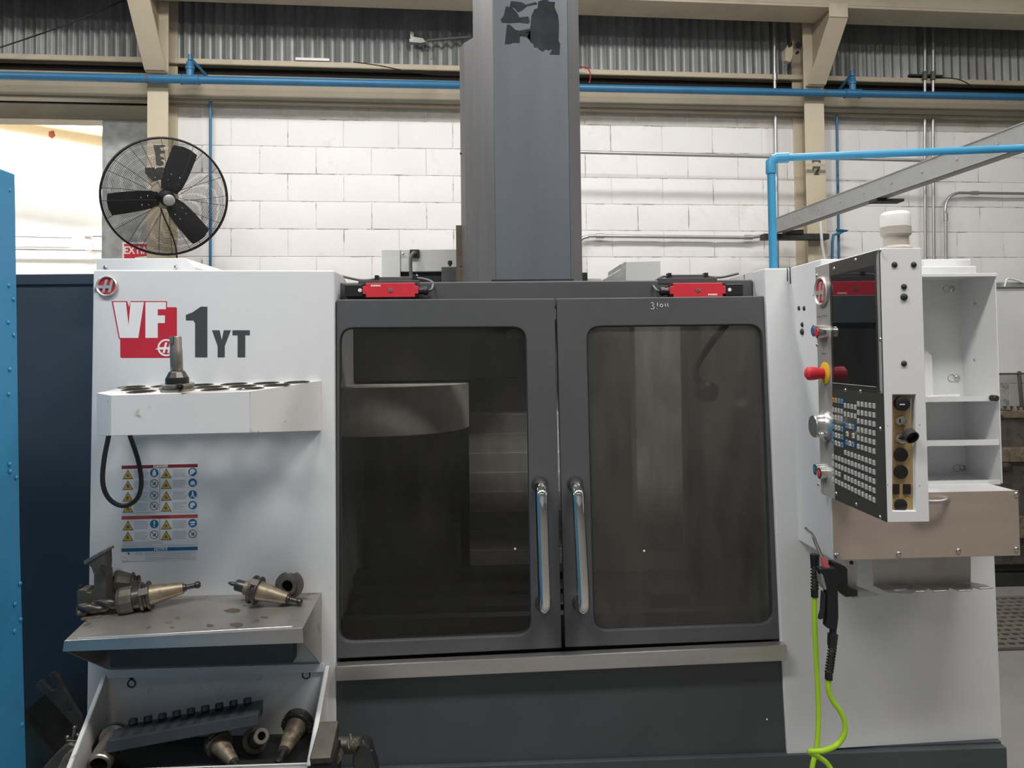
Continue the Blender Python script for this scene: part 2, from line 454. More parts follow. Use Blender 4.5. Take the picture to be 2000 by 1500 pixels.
# far bay to the left: white wall, sloped beam, conduits
dF = 3.0
far = MB(); a = W(uL-7, 0, -dF); b = W(uL+1.5, 0, -dF)
far.hexa([a, b, W(uL+1.5, 0, -dF-.2), W(uL-7, 0, -dF-.2), W(uL-7, 5, -dF), W(uL+1.5, 5, -dF), W(uL+1.5, 5, -dF-.2), W(uL-7, 5, -dF-.2)])
struct(far.build('wall_far', 'plaster'))
def wpoly(pix, w, th, name, m, parent=None, bevel=0):
    pts = [PW(x, y, w) for x, y in pix]
    return MB().prism(pts, -WN*th).build(name, m, parent, bevel=bevel)
t = thing('roof_brace', 'sloping cream beam across the bright bay left of the fan', 'beam', PW(100, 270, -dF+0.4)*1)
wpoly([(-80, 215), (205, 263), (205, 300), (-80, 256)], -dF+0.35, 0.12, 'web', 'beige', t)
wpoly([(-80, 211), (205, 259), (205, 265), (-80, 217)], -dF+0.42, 0.22, 'flange', 'beige', t)
wpoly([(-80, 254), (205, 297), (205, 302), (-80, 259)], -dF+0.42, 0.22, 'flange', 'beige', t)
wpoly([(155, 228), (183, 228), (180, 262), (176, 259)], -dF+0.40, 0.03, 'gusset', 'beige', t)
wpoly([(95, 257), (105, 255), (108, 265), (102, 271), (95, 266)], -dF+0.352, 0.003, 'rust_patch', mat('rust_spot', (0.25, 0.06, 0.04), 0.8, var=0.3, vscale=40), t)
tag(MB().tube([PW(-60, 460, -dF+0.05), PW(140, 464, -dF+0.05)], 0.008).build('far_conduit', 'conduit', smooth=60), 'thin upper conduit on the bright far wall beside the blue cabinet', 'conduit')
tag(MB().tube([PW(-60, 485, -dF+0.05), PW(150, 488, -dF+0.05), PW(215, 489, -dF+0.05)], 0.012).build('far_conduit', 'conduit', smooth=60), 'lower conduit running along the bright far wall', 'conduit')
t = thing('valve_fitting', 'pale valve fitting on the far wall conduit left of the fan', 'valve', PW(172, 480, -dF+0.06))
MB().lathe([(0.02, -0.09), (0.035, -0.08), (0.035, 0.06), (0.05, 0.065), (0.05, 0.09), (0.015, 0.1)], PW(173, 474, -dF+0.07), (0, 0, 1), 12).build('body', 'plaster', t, smooth=40)
MB().tube([PW(173, 459, -dF+0.07), PW(180, 461, -dF+0.07), PW(215, 461, -dF+0.07)], 0.012).build('branch', 'conduit', t, smooth=50)

# building columns (rolled I sections) with corbels
def icol(pxl, pxr, name_i, left):
    wf = 0.20
    u0 = UW(pxl, 300, wf)[0]; u1 = UW(pxr, 300, wf)[0]
    uc = (u0+u1)/2
    t = thing('trim_%d' % name_i, None, None, W(uc, 0, 0.1), kind='structure')
    def bx(a, b, wa, wb, za, zb, nm, m='beige', bev=0.003):
        MB().hexa([W(a, za, wb), W(b, za, wb), W(b, za, wa), W(a, za, wa), W(a, zb, wb), W(b, zb, wb), W(b, zb, wa), W(a, zb, wa)]).build(nm, m, t, bevel=bev)
    bx(u0, u1, wf-0.014, wf, 0, 5, 'front_flange')
    bx(u0, u1, 0.0, 0.014, 0, 5, 'back_flange')
    bx(uc-0.006, uc+0.006, 0.014, wf-0.014, 0, 5, 'web', 'beige_dull')  # darker beige than the flanges: recess shade put into the colour
    return t, u0, u1, uc
c1, a0, a1, ac = icol(287, 328, 1, True)
c2, b0, b1, bc = icol(1574, 1612, 2, False)
zc_lo1 = UW(300, 138, 0.22)[1]; zc_lo2 = UW(1612, 166, 0.22)[1]
zbeam = UW(1615, 14, 0.50)[1]
def corbel(t, uc, zlo, hw):
    # gusset web and sloping face plate
    ztop = zbeam-0.002; wl, wt = 0.24, 0.56
    prof = [(0.2, zlo), (wl, zlo), (wt, ztop-0.10), (wt, ztop), (0.2, ztop)]
    MB().prism([W(uc-0.006, z, w_) for w_, z in prof], WU*0.012).build('gusset_web', 'beige_dull', t)  # web shade painted in with the darker beige
    def pl(p, q, th=0.012):
        (wa, za), (wb, zb) = p, q
        n = V((wb-wa, zb-za)).normalized(); off = V((n.y, -n.x))*th
        MB().hexa([W(uc-hw, za, wa), W(uc+hw, za, wa), W(uc+hw, za+off.y, wa+off.x), W(uc-hw, za+off.y, wa+off.x),
                   W(uc-hw, zb, wb), W(uc+hw, zb, wb), W(uc+hw, zb+off.y, wb+off.x), W(uc-hw, zb+off.y, wb+off.x)]).build('face_plate', 'beige', t, bevel=0.002)
    pl((wl, zlo), (wt, ztop-0.10)); pl((wt, ztop-0.10), (wt, ztop)); pl((0.2, zlo-0.0), (wl, zlo))
corbel(c1, ac, zc_lo1, 0.072); corbel(c2, bc, zc_lo2, 0.070)
# crane beam on the corbels
t = thing('trim_3', None, None, W(0, zbeam, 0.4), kind='structure')
def wbox(u0, u1, w0, w1, z0_, z1_, nm, m, par=None, bev=0.0):
    return MB().hexa([W(u0, z0_, w1), W(u1, z0_, w1), W(u1, z0_, w0), W(u0, z0_, w0), W(u0, z1_, w1), W(u1, z1_, w1), W(u1, z1_, w0), W(u0, z1_, w0)]).build(nm, m, par, bevel=bev)
wbox(-5, 7, 0.24, 0.50, zbeam, zbeam+0.02, 'bottom_flange', 'beige', t, 0.003)
wbox(-5, 7, 0.28, 0.50, zbeam+0.02, zbeam+0.35, 'web', 'beige', t, 0.003)
wbox(-5, 7, 0.16, 0.52, zbeam+0.35, zbeam+0.37, 'top_flange', 'beige', t)
# girt over the blocks, dark slot, sheet ledge, corrugated sheeting
zgt = UW(1300, 168, 0.10)[1]
t = thing('trim_4', None, None, W(0, zG, 0.05), kind='structure')
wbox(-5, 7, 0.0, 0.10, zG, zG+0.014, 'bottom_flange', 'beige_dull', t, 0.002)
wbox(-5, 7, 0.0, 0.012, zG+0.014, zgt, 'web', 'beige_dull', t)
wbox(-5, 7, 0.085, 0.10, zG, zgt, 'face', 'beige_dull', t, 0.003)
zl0 = UW(1300, 150, 0.04)[1]; zl1 = UW(1300, 139, 0.04)[1]
wbox(-6, 7, -0.05, -0.03, zG, zl1, 'slot_back', 'dark', t)  # near-black sheet added; its colour stands for the gap's darkness
wbox(-6, 7, -0.03, 0.04, zl0, zl0+0.010, 'sheet_ledge', 'beige', t, 0.002)
wbox(-6, 7, 0.03, 0.04, zl0, zl1, 'ledge_lip', 'beige', t, 0.002)
pitch = 0.0725; vs = []; fs = []; n = int(11/pitch*8)
for i in range(n+1):
    u = -5+i*pitch/8; wv = -0.012+0.024*((1+cos(2*pi*i/8))/2)**1.8
    vs += [W(u, zl0+0.011, wv), W(u, zl0+2.2, wv), W(u, zl0+0.011, wv-0.0015), W(u, zl0+2.2, wv-0.0015)]
for i in range(n):
    a = i*4; fs += [(a, a+4, a+5, a+1), (a+2, a+3, a+7, a+6), (a, a+2, a+6, a+4), (a+1, a+5, a+7, a+3)]
struct(MB().add(vs, fs).build('wall_upper', 'corr', smooth=60))
# lintel over the left bay and galvanised duct
zq = UW(100, 233, -0.25)[1]; zq1 = UW(100, 201, -0.25)[1]
t = thing('trim_5', None, None, W(-3, zq, -0.25), kind='structure')
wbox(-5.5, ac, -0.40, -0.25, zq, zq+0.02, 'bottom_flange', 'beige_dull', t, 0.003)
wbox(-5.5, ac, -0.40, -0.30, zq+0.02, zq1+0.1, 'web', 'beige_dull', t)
ud0 = UW(200, 350, -0.22)[0]; ud1 = ac
t = thing('galvanised_duct', 'mottled galvanised duct standing behind the fan and column', 'duct', W(ud0, 0, -0.3))
zt = UW(240, 233, -0.22)[1]
wbox(ud0, ud1+0.1, -0.5, -0.22, 0, zt-0.01, 'duct_body', 'galv', t, 0.004)
wbox(ud0-0.002, ud0+0.012, -0.23, -0.217, 0, zt-0.01, 'corner_seam', 'galv', t, 0.001)

# concrete clutter: rubber mat at the right
t = thing('rubber_mat', 'perforated dark rubber floor mat beside the lathe', 'mat', (2.6, 2.5, 0))
q0 = PZ(1935, 1262, 0.02); q1 = PZ(1935, 1166, 0.02)
yA, yB = q0.y, min(q1.y, 2.9); xA = min(q0.x, q1.x)-0.25; xB = xA+1.6
bar = MB()
for i in range(13):
    y = yA+(yB-yA)*i/12; bar.box(xA, xB, y-0.018, y+0.018, 0.003, 0.018)
for i in range(27):
    x = xA+(xB-xA)*i/26; bar.box(x-0.012, x+0.012, yA, yB, 0.003, 0.016)
o = bar.build('mesh_grid', 'mat', t); o['kind'] = 'stuff'
MB().box(xA-0.02, xB+0.02, yA-0.02, yB+0.02, 0.0005, 0.004).build('base_sheet', 'rubber', t)

# ---------------------------------------------------------------- pipes
def run(px, w_):   # points on a plane parallel to the wall
    return [PW(x, y, w_) for x, y in px]
t = thing('main_air_pipe', 'thick blue air main running along the beige girt', 'pipe', PW(1000, 169, 0.26))
pA = PW(-200, 143.5, 0.26); pB = PW(2100, 192, 0.26)
MB().tube([pA, pB], 0.0275, 14).build('pipe_run', 'blue_pipe', t, smooth=60)
def on_main(px):
    p = PW(px, 170, 0.26); s = (p-pA).dot((pB-pA).normalized()); return pA+(pB-pA).normalized()*s
dm = (pB-pA).normalized()
for px in (371, 1665):
    c = on_main(px)
    MB().tube([c-dm*0.055, c+dm*0.055], 0.033, 14).build('tee', 'blue_pipe', t, smooth=60)
    for s in (-1, 1): MB().tube([c+dm*0.05*s, c+dm*0.062*s], 0.036, 14).build('tee_collar', 'blue_pipe', t, smooth=60)
    MB().lathe([(0.025, 0), (0.025, 0.07), (0.031, 0.072), (0.031, 0.09), (0.024, 0.1), (0.022, 0.125), (0.012, 0.13)], c, (0, 0, 1), 14).build('branch_stub', 'blue_pipe', t, smooth=40)
for px in (288, 1609):
    c = on_main(px); MB().tube([c-dm*0.006, c+dm*0.006], 0.031, 12).build('pipe_clamp', 'grey_cable', t, smooth=60)
def drop(px, side, dpx, ybot, label):
    c = on_main(px); q = PW(dpx, 200, 0.07)
    top = c+V((0, 0, 0.155))
    p2 = V((q.x, q.y, top.z-0.085)); qb = PW(dpx, ybot, 0.07)
    t = thing('air_drop_pipe', label, 'pipe', qb)
    MB().tube([c+V((0, 0, 0.11)), top, p2+(top-p2)*0.1, p2, V((q.x, q.y, q.z)), V((qb.x, qb.y, 0.9))], 0.0105, 8).build('pipe_run', 'blue_pipe', t, smooth=50)
    MB().lathe([(0.014, -0.02), (0.014, 0.02)], top, (0, 0, 1), 8).build('elbow', 'blue_pipe', t, smooth=50)
    MB().lathe([(0.014, -0.02), (0.014, 0.02)], p2, (0, 0, 1), 8).build('elbow', 'blue_pipe', t, smooth=50)
    return t
drop(371, 1, 411, 520, 'thin blue pipe dropping down the block wall past the fan')
t2 = drop(1665, -1, 1634, 505, 'thin blue drop pipe right of the column marked 7')
MB().tube(run([(1634, 449), (1655, 451), (1640, 455), (1628, 459), (1626, 472), (1625, 520)], 0.12), 0.011, 8).build('side_loop', 'blue_pipe', t2, smooth=50)
# pale blue supply pipe of the machine
YB = 0.55
t = thing('machine_air_supply', 'bright blue supply pipe rising from the machine then turning right', 'pipe', P(1510, 520, YB))
e0 = P(1511, 545, YB); e1 = P(1506, 309, YB)
e2 = V((e1.x+1.9, e1.y-1.35, e1.z)); h0 = V((e1.x, e1.y, e1.z))
pe = PZ(2060, 287.0, e1.z)
dirp = (pe-h0).normalized()
MB().tube([e0, V((e0.x, e0.y, e1.z-0.02))], 0.0155, 12).build('riser', 'blue_light', t, smooth=60)
MB().tube([V((e0.x, e0.y, e1.z)), V((e0.x, e0.y, e1.z))+dirp*2.6], 0.0145, 12).build('level_run', 'blue_light', t, smooth=60)
ec = V((e0.x, e0.y, e1.z))
MB().tube([ec-V((0, 0, 0.06)), ec-V((0, 0, 0.015)), ec+dirp*0.02, ec+dirp*0.065], 0.0205, 12).build('elbow', 'blue_light', t, smooth=60)
# conduits
def conduit(px, w_, r, label, m='conduit', smooth_pts=False, couplings=()):
    pts = run(px, w_)
    if smooth_pts: pts = catmull(pts, 6)
    t = thing('conduit', label, 'conduit', pts[-1])
    MB().tube(pts, r, 10).build('conduit_run', m, t, smooth=60)
    for (x, y, d) in couplings:
        c = PW(x, y, w_); dd = WU if d == 'u' else V((0, 0, 1))
        MB().tube([c-dd*0.03, c+dd*0.03], r*1.4, 10).build('coupling', m, t, smooth=60)
    return t
conduit([(1512, 20), (1513, 150), (1517, 420), (1518, 560)], 0.05, 0.014, 'upright pale conduit left of the column marked 7', couplings=[(1513.5, 150, 'v')])
conduit([(1806, 30), (1806, 300), (1808, 600)], 0.05, 0.012, 'left of the two parallel upright conduits at right', couplings=[(1806, 147, 'v')])
conduit([(1822, 30), (1822, 300), (1825, 600)], 0.05, 0.012, 'right of the two parallel upright conduits at right', couplings=[(1822, 147, 'v')])
conduit([(1848, 620), (1847, 440), (1846, 410), (1852, 388), (1868, 378), (1900, 377), (2060, 379)], 0.05, 0.012, 'conduit bending from upright to level at far right', couplings=[(1904, 377, 'u'), (1847, 424, 'v')], smooth_pts=True)
conduit([(1128, 540), (1130, 480), (1136, 467), (1150, 462), (1180, 461), (1440, 464), (1470, 463), (1500, 459)], 0.05, 0.014, 'level conduit low on the wall right of the machine column', smooth_pts=True, couplings=[(1172, 461, 'u'), (1462, 463.5, 'u')])
t = thing('grey_pipe', 'long grey pipe crossing the wall behind the blue supply pipe', 'pipe', PW(1500, 303, 0.30))
MB().tube([PW(1080, 296, 0.30), PW(1865, 315, 0.30)], 0.0125, 10).build('pipe_run', 'conduit', t, smooth=60)
MB().lathe([(0.017, -0.03), (0.019, 0.02), (0.012, 0.03)], PW(1869, 314, 0.30), (0, 0, 1), 10).build('end_elbow', 'conduit', t, smooth=60)
t = thing('conduit_strut', 'short dark strut clamping the two parallel conduits', 'bracket', PW(1812, 147, 0.03))
wpoly([(1777, 144), (1842, 146), (1842, 150), (1777, 148)], 0.04, 0.03, 'strut', 'rubber', t, 0.002)
for x in (1806, 1822): MB().tube(run([(x, 140), (x, 156)], 0.055), 0.019, 8).build('clamp', 'grey_cable', t, smooth=50)

# grey overhead rail coming forward from the right-hand column
far0 = PW(1517, 455, 0.30)
zr = far0.z
near0 = PZ(2000, 289, zr)
d = (near0-far0).normalized(); far_e = far0; near_e = far0+d*((near0-far0).length*1.25)
sd = d.cross(V((0, 0, 1))).normalized()
t = thing('overhead_rail', 'grey steel rail running forward over the control pendant', 'rail', far0)
hgt = (UW(1517, 429, 0.30)[1]-zr)*1.12
def along(a, b, s0, s1, z0_, z1_):
    return [a+sd*s0+V((0, 0, z0_)), a+sd*s1+V((0, 0, z0_)), b+sd*s1+V((0, 0, z0_)), b+sd*s0+V((0, 0, z0_)),
            a+sd*s0+V((0, 0, z1_)), a+sd*s1+V((0, 0, z1_)), b+sd*s1+V((0, 0, z1_)), b+sd*s0+V((0, 0, z1_))]
if sd.x > 0: sd = -sd     # sd points left, towards the lit web face
MB().hexa(along(far_e, near_e, 0.0, 0.006, 0, hgt)).build('web', 'rail', t)
MB().hexa(along(far_e, near_e, 0.008, -0.06, 0, 0.006)).build('bottom_flange', 'rail', t, bevel=0.001)
MB().hexa(along(far_e, near_e, 0.010, -0.06, hgt-0.006, hgt)).build('top_flange', 'rail', t, bevel=0.001)
for i in range(9):
    c = far_e+(near_e-far_e)*(0.12+0.09*i)+V((0, 0, hgt*0.5))+sd*0.006
    MB().lathe([(0.007, 0), (0.007, 0.003), (0.004, 0.004)], c, sd, 8).build('bolt_head', 'rail', t)
t = thing('rail_bracket', 'dark steel bar holding the rail to the column', 'bracket', PW(1555, 462, 0.22))
wpoly([(1493, 456), (1620, 456), (1620, 467), (1493, 467)], 0.30, 0.08, 'bar', 'rubber', t, 0.002)
wpoly([(1538, 450), (1570, 448), (1570, 457), (1538, 457)], 0.31, 0.08, 'pad', 'dark', t, 0.002)
k = far0+(near0-far0)*0.55
kk = PZ(1733, 393, zr-0.012)
t = thing('rail_plate', 'small dark plate under the grey rail above the beacon', 'plate', kk)
MB().box(kk.x-0.085, kk.x+0.085, kk.y-0.03, kk.y+0.05, zr-0.018, zr-0.002).build('plate', 'rubber', t, bevel=0.002)
tag(MB().tube(catmull(run([(1603, 433), (1604, 455), (1606, 480), (1611, 510), (1613, 540)], 0.35), 5), 0.011, 8).build('hanging_cable', 'grey_white', smooth=60), 'pale cable hanging from the rail in front of the column', 'cable')

# small fittings on the upper wall
tag(MB().tube(catmull(run([(-40, 106), (80, 66), (160, 36), (262, -8)], 0.2), 4), 0.005, 6).build('slack_cable', 'rubber', smooth=60), 'black cable slanting across the corrugated sheet at top left', 'cable')
tag(MB().tube(catmull(run([(690, 121), (740, 128), (800, 140), (850, 146), (915, 147)], 0.12), 4), 0.004, 6).build('sagging_wire', 'rubber', smooth=60), 'thin black wire sagging over the dark slot left of the machine column', 'wire')
tag(MB().tube(catmull(run([(1120, 134), (1143, 131), (1152, 140), (1153, 152), (1151, 162)], 0.1), 4), 0.0045, 6).build('red_wire', 'red', smooth=60), 'short red wire end beside the machine column', 'wire')
tag(MB().tube(catmull(run([(1838, 152), (1860, 153), (1880, 158), (1905, 172)], 0.1), 4), 0.004, 6).build('loose_wire', 'rubber', smooth=60), 'loose black wire trailing right from the conduit strut', 'wire')
t = thing('wall_rod', 'steel rod with hook bracket on the corrugated sheet', 'bracket', PW(850, 78, 0.08))
MB().tube(run([(835, 79), (920, 72)], 0.08), 0.011, 8).build('rod', 'grey_cable', t, smooth=60)
wpoly([(799, 76), (806, 71), (826, 74), (832, 82), (822, 84), (800, 82)], 0.09, 0.05, 'bracket_plate', 'galv', t, 0.003)
MB().tube(catmull(run([(828, 84), (826, 92), (831, 98), (838, 97)], 0.08), 4), 0.006, 6).build('hook', 'grey_cable', t, smooth=60)
wpoly([(801, 62), (808, 62), (808, 74), (801, 74)], 0.07, 0.05, 'tab', 'galv', t, 0.002)
t = thing('ledge_strip', 'small white metal strip lying on the sheet ledge', 'strip', PW(610, 115, 0.04))
wpoly([(577, 112), (643, 114), (643, 119), (577, 117)], 0.045, 0.03, 'strip', 'plaster', t)
t = thing('column_switch', 'small cream switch box with black knob on the right column', 'switch', PW(1545, 95, 0.22))
wpoly([(1535, 96), (1546, 79), (1549, 79), (1549, 108), (1544, 121), (1534, 118)], 0.16, 0.05, 'housing', 'beige', t, 0.003)
MB().lathe([(0.02, 0), (0.025, 0.02), (0.02, 0.03)], PW(1558, 90, 0.22), WN, 12).build('knob', 'black', t, smooth=40)
MB().lathe([(0.012, 0), (0.012, 0.02)], PW(1556, 104, 0.22), WN, 10).build('lower_knob', 'black', t, smooth=40)
wpoly([(1540, 84), (1547, 79), (1548, 88), (1541, 92)], 0.17, 0.012, 'dark_cap', 'black', t)

# stencils on the columns
def stencil(parent, pix, m='dark_decal', w_=0.2012):
    return MB().prism([PW(x, y, w_) for x, y in pix], -WN*0.001).build('stencil', m, parent)
stencil(c2, [(1587, 325), (1602, 325), (1602, 329.5), (1587, 329.5)])
stencil(c2, [(1597, 329), (1602, 329), (1595, 342), (1589, 342)])
stencil(c2, [(1594, 339), (1600, 338), (1600, 342), (1594, 342)])
stencil(c2, [(1587, 329), (1589.5, 329), (1589.5, 332.5), (1587, 332.5)])
stencil(c2, [(1586, 313), (1603, 313), (1603, 318), (1599, 318), (1599, 316), (1590, 316), (1590, 318), (1586, 318)])
stencil(c1, [(299, 283), (322, 283), (322, 287), (312, 288), (314, 293), (322, 295), (322, 299), (312, 300), (313, 305), (320, 308), (321, 311), (313, 312), (320, 317), (319, 322), (311, 324), (305, 322), (303, 300)])

# extinguisher sign on the duct
ws = -0.215
t = thing('extinguisher_sign', 'red and white extinguisher sign on the duct below the fan', 'sign', PW(265, 490, ws))
sx0, sz1 = UW(239, 473, ws); sx1 = sx0+0.34; sz0 = UW(239, 535, ws)[1]
wbox(sx0, sx1, ws-0.003, ws, sz0, sz1, 'board', 'white_decal', t)
wbox(sx0+0.012, sx1-0.012, ws, ws+0.001, sz0+0.012, sz1-0.012, 'red_field', 'red', t)
text('lettering', 'EXTINTOR', 0.078, W((sx0+sx1)/2, UW(260, 489.5, ws)[1], ws+0.002), WU, (0, 0, 1), 'white_decal', t, 0.84)
cz = UW(260, 512, ws)[1]
MB().prism([W(sx0+0.09, cz-0.03, ws+0.001), W(sx0+0.22, cz-0.03, ws+0.001), W(sx0+0.22, cz+0.035, ws+0.001), W(sx0+0.17, cz+0.045, ws+0.001), W(sx0+0.09, cz+0.035, ws+0.001)], WN*0.0008).build('pictogram', 'white_decal', t)

# ---------------------------------------------------------------- fan
fw = 0.62
fc = PW(325, 386, fw)
dirc = (EYE-fc).normalized()
fn = (dirc + 0.30*(_R*0.75-_U*0.72)).normalized()
fu = (V((0, 0, 1))-fn*fn.z).normalized(); fr_ = fu.cross(fn)     # fr_ = right in image
RF = 114/FPX*(fc-EYE).dot(_F)
t = thing('wall_fan', 'large black three-blade wall fan in a round wire guard', 'fan', fc)
def fp(r, a, d): return fc+(fr_*cos(a)+fu*sin(a))*r+fn*d
def dome(r, s): return s*(0.012+0.075*(1-(r/RF)**2.2))
MB().tube([fp(RF, 2*pi*i/64, 0) for i in range(64)], 0.0075, 8, closed=True).build('guard_rim', 'black_fan', t, smooth=60)
for s, nm in ((1, 'front_guard'), (-1, 'rear_guard')):
    g = MB()
    for k in range(34):
        r = 0.085+(RF-0.09)*k/33
        g.tube([fp(r, 2*pi*i/40, dome(r, s)) for i in range(40)], 0.0011, 4, closed=True)
    o = g.build(nm, 'black_fan', t); o['kind'] = 'stuff'
    for k in range(12):
        a = 2*pi*k/12+0.1*s
        MB().tube([fp(0.07+(RF-0.07)*i/7, a+0.06*i/7, dome(0.07+(RF-0.07)*i/7, s)+0.001*s) for i in range(8)], 0.0017, 5).build('guard_spoke', 'black_fan', t)
MB().lathe([(0.0, 0.004), (0.03, 0.004), (0.035, 0.0), (0.035, -0.008)], fp(0, 0, 0.092), fn, 20).build('badge', 'galv', t, smooth=40)
MB().lathe([(0.05, -0.02), (0.05, 0.03), (0.03, 0.05), (0.012, 0.085)], fp(0, 0, 0), fn, 20).build('hub', 'black_fan', t, smooth=40)
for k in range(3):
    a = rad(74+120*k); vs = []; nS, nC = 6, 3
    for i in range(nS+1):
        r = 0.045+(RF*0.91-0.045)*i/nS
        wd = [0.10, 0.135, 0.145, 0.15, 0.15, 0.15, 0.145][i]*0.5
        tw = rad(26-14*i/nS)
        for j in range(nC+1):
            c = -wd+2*wd*j/nC; x = c*cos(tw); d_ = -c*sin(tw)+0.012*(1-(c/wd)**2)
            pr = (fr_*cos(a)+fu*sin(a)); pt = (-fr_*sin(a)+fu*cos(a))
            vs.append(fc+pr*(r-(0.012 if i == nS and j in (0, nC) else 0))+pt*x+fn*d_)
    n1 = len(vs); vs += [p-fn*0.004 for p in vs]; fs = []
    for i in range(nS):
        for j in range(nC):
            q = i*(nC+1)+j; f = (q, q+1, q+nC+2, q+nC+1); fs.append(f); fs.append(tuple(x+n1 for x in f)[::-1])
    rim = [i for i in range(nC+1)]+[i*(nC+1)+nC for i in range(1, nS+1)]+[nS*(nC+1)+j for j in range(nC-1, -1, -1)]+[i*(nC+1) for i in range(nS-1, 0, -1)]
    for i in range(len(rim)): j = (i+1) % len(rim); fs.append((rim[i], rim[j], rim[j]+n1, rim[i]+n1))
    bl = MB().add(vs, fs).build('blade', 'black_fan', t, smooth=50)
    for (rr, cc) in ((0.11, 0.03), (0.11, -0.03), (0.15, 0.025), (0.15, -0.025)):
        pr = (fr_*cos(a)+fu*sin(a)); pt = (-fr_*sin(a)+fu*cos(a))
        MB().dome(fc+pr*rr+pt*cc+fn*0.014-fn*cc*0.4, fn, 0.0055, n=8).build('rivet', 'screw', bl, smooth=40)
MB().lathe([(0.075, -0.19), (0.085, -0.17), (0.085, -0.06), (0.07, -0.05), (0.02, -0.04)], fc, fn, 20).build('motor', 'beige', t, smooth=40)
mb = MB().prism([PW(x, y, 0.23) for x, y in [(283, 327), (327, 327), (327, 352), (300, 355), (283, 338)]], -WN*0.025)
mb.build('mount_plate', 'rubber', t, bevel=0.003)
MB().tube([PW(315, 345, 0.23), fc-fn*0.14], 0.025, 8).build('mount_arm', 'rubber', t, smooth=50)
for y in (329, 346): MB().dome(PW(303.5, y, 0.232), WN, 0.008).build('mount_bolt', 'chrome', t)
MB().tube(catmull([fc-fn*0.15, fc-fn*0.15-fu*0.1, PW(340, 470, 0.3), PW(346, 510, 0.3), PW(346, 540, 0.3)], 5), 0.005, 6).build('power_cord', 'rubber', t, smooth=60)

# ---------------------------------------------------------------- neighbours left and right
t = thing('blue_machine_cabinet', 'bright blue riveted sheet cabinet at the left edge', 'cabinet', (-1.5, -0.6, 0))
YC = -0.20
tl = P(30, 340, YC); md = P(40, 1060, YC); bl_ = P(52, 1500, YC); fz = P(64, 1900, YC)
fz.z = 0.0
dv = V((0.0, -1.3, 0))
pts = [tl, md, bl_, fz]
nearp = [V((p.x, p.y-1.6, p.z+0.0)) for p in pts]
mb = MB(); vs = []
for p, q in zip(pts, nearp): vs += [p, q]
for p, q in zip(pts, nearp): vs += [V((p.x-0.9, p.y, p.z)), V((q.x-0.9, q.y, q.z))]
fs = [(0, 2, 3, 1), (2, 4, 5, 3), (4, 6, 7, 5)] + [(8, 9, 11, 10), (10, 11, 13, 12), (12, 13, 15, 14)]
fs += [(0, 8, 10, 2), (2, 10, 12, 4), (4, 12, 14, 6), (1, 3, 11, 9), (3, 5, 13, 11), (5, 7, 15, 13), (0, 1, 9, 8), (6, 14, 15, 7)]
cabo = mb.add(vs, fs).build('side_sheet', 'blue_cab', t, bevel=0.004)
for (x, y) in [(19, 372), (18, 558), (27, 585), (17, 630), (28, 655), (20, 722), (18, 770), (20, 907), (33, 933), (21, 921), (40, 1140), (30, 1180), (41, 1210), (29, 1233), (44, 1415)]:
    p = PX(x, y, tl.x+(bl_.x-tl.x)*(y-340)/1160.0)
    MB().dome(p-V((0.001, 0, 0)), (1, 0, 0), 0.006, n=8).build('rivet', 'blue_cab', t, smooth=50)

t = thing('navy_cabinet', 'dark navy sheet cabinet standing between the blue cabinet and the mill', 'cabinet', (-1.6, 0.6, 0))
YN = 0.35
n0 = P(-40, 540, YN); n1 = P(190, 536, YN)
MB().box(n0.x-0.2, n1.x+0.04, YN, YN+0.8, 0, n1.z).build('front_sheet', 'navy', t, bevel=0.004)
n2 = P(100, 556, YN-0.008)
MB().box(n0.x-0.2, n1.x+0.04, YN-0.008, YN+0.01, n2.z, n1.z+0.002).build('top_band', 'navy', t, bevel=0.003)
t = thing('chute_plate', 'dull grey sloping plate on the floor at lower left', 'plate', (-1.3, 0.1, 0))
MB().prism([P(40, 1395, 0.12), P(130, 1500, 0.12), P(160, 1560, 0.12), P(30, 1600, 0.12)], (0, 0.02, 0)).build('plate', 'cast', t, bevel=0.003)
mb = MB(); q = P(40, 1395, 0.12); q2 = P(160, 1560, 0.12)
MB().prism([V((q.x, 0.14, q.z)), V((q2.x, 0.14, q2.z)), V((q2.x, 0.14, 0.0)), V((q.x-0.1, 0.14, 0.0))], (0, 0.15, 0)).build('support', 'cast', t)

# lathe at the far right behind the mill
YL = 3.02
t = thing('lathe', 'old grey lathe with toolpost and white splash guard at far right', 'lathe', P(1990, 1000, YL)*1)
WM[t.name]
g0 = P(1925, 562, YL); g1 = P(2260, 725, YL)
MB().box(g0.x, g1.x, YL, YL+0.03, g1.z, g0.z).build('splash_guard', 'grey_white', t, bevel=0.004)
g2 = P(1925, 546, YL); MB().box(g0.x, g1.x, YL-0.02, YL+0.05, g0.z-0.0, g0.z+0.035).build('guard_rail', 'galv', t, bevel=0.003)
MB().box(g0.x, g1.x, YL-0.01, YL+0.04, g1.z-0.012, g1.z).build('guard_hem', 'cast', t, bevel=0.002)
MB().tube(catmull([P(1962, 560, YL-.03), P(1967, 545, YL-.03), P(1980, 546, YL-.03), P(2000, 552, YL-.03)], 4), 0.007, 6).build('cable', 'paper', t, smooth=60)
MB().tube([P(1990, 725, YL), P(1996, 795, YL)], 0.013, 8).build('lever', 'cast', t, smooth=50)
def lb(x0, x1, y0, y1, nm, m='cast', dy=0.25, off=0.0, bev=0.006):
    a = P(x0, y0, YL+off); b = P(x1, y1, YL+off)
    return MB().box(a.x, b.x, YL+off, YL+off+dy, b.z, a.z).build(nm, m, t, bevel=bev)
lb(1955, 2090, 803, 815, 'toolpost_plate', 'tool_brown', off=-0.1)
lb(1963, 2080, 815, 880, 'toolpost', 'cast', off=-0.08)
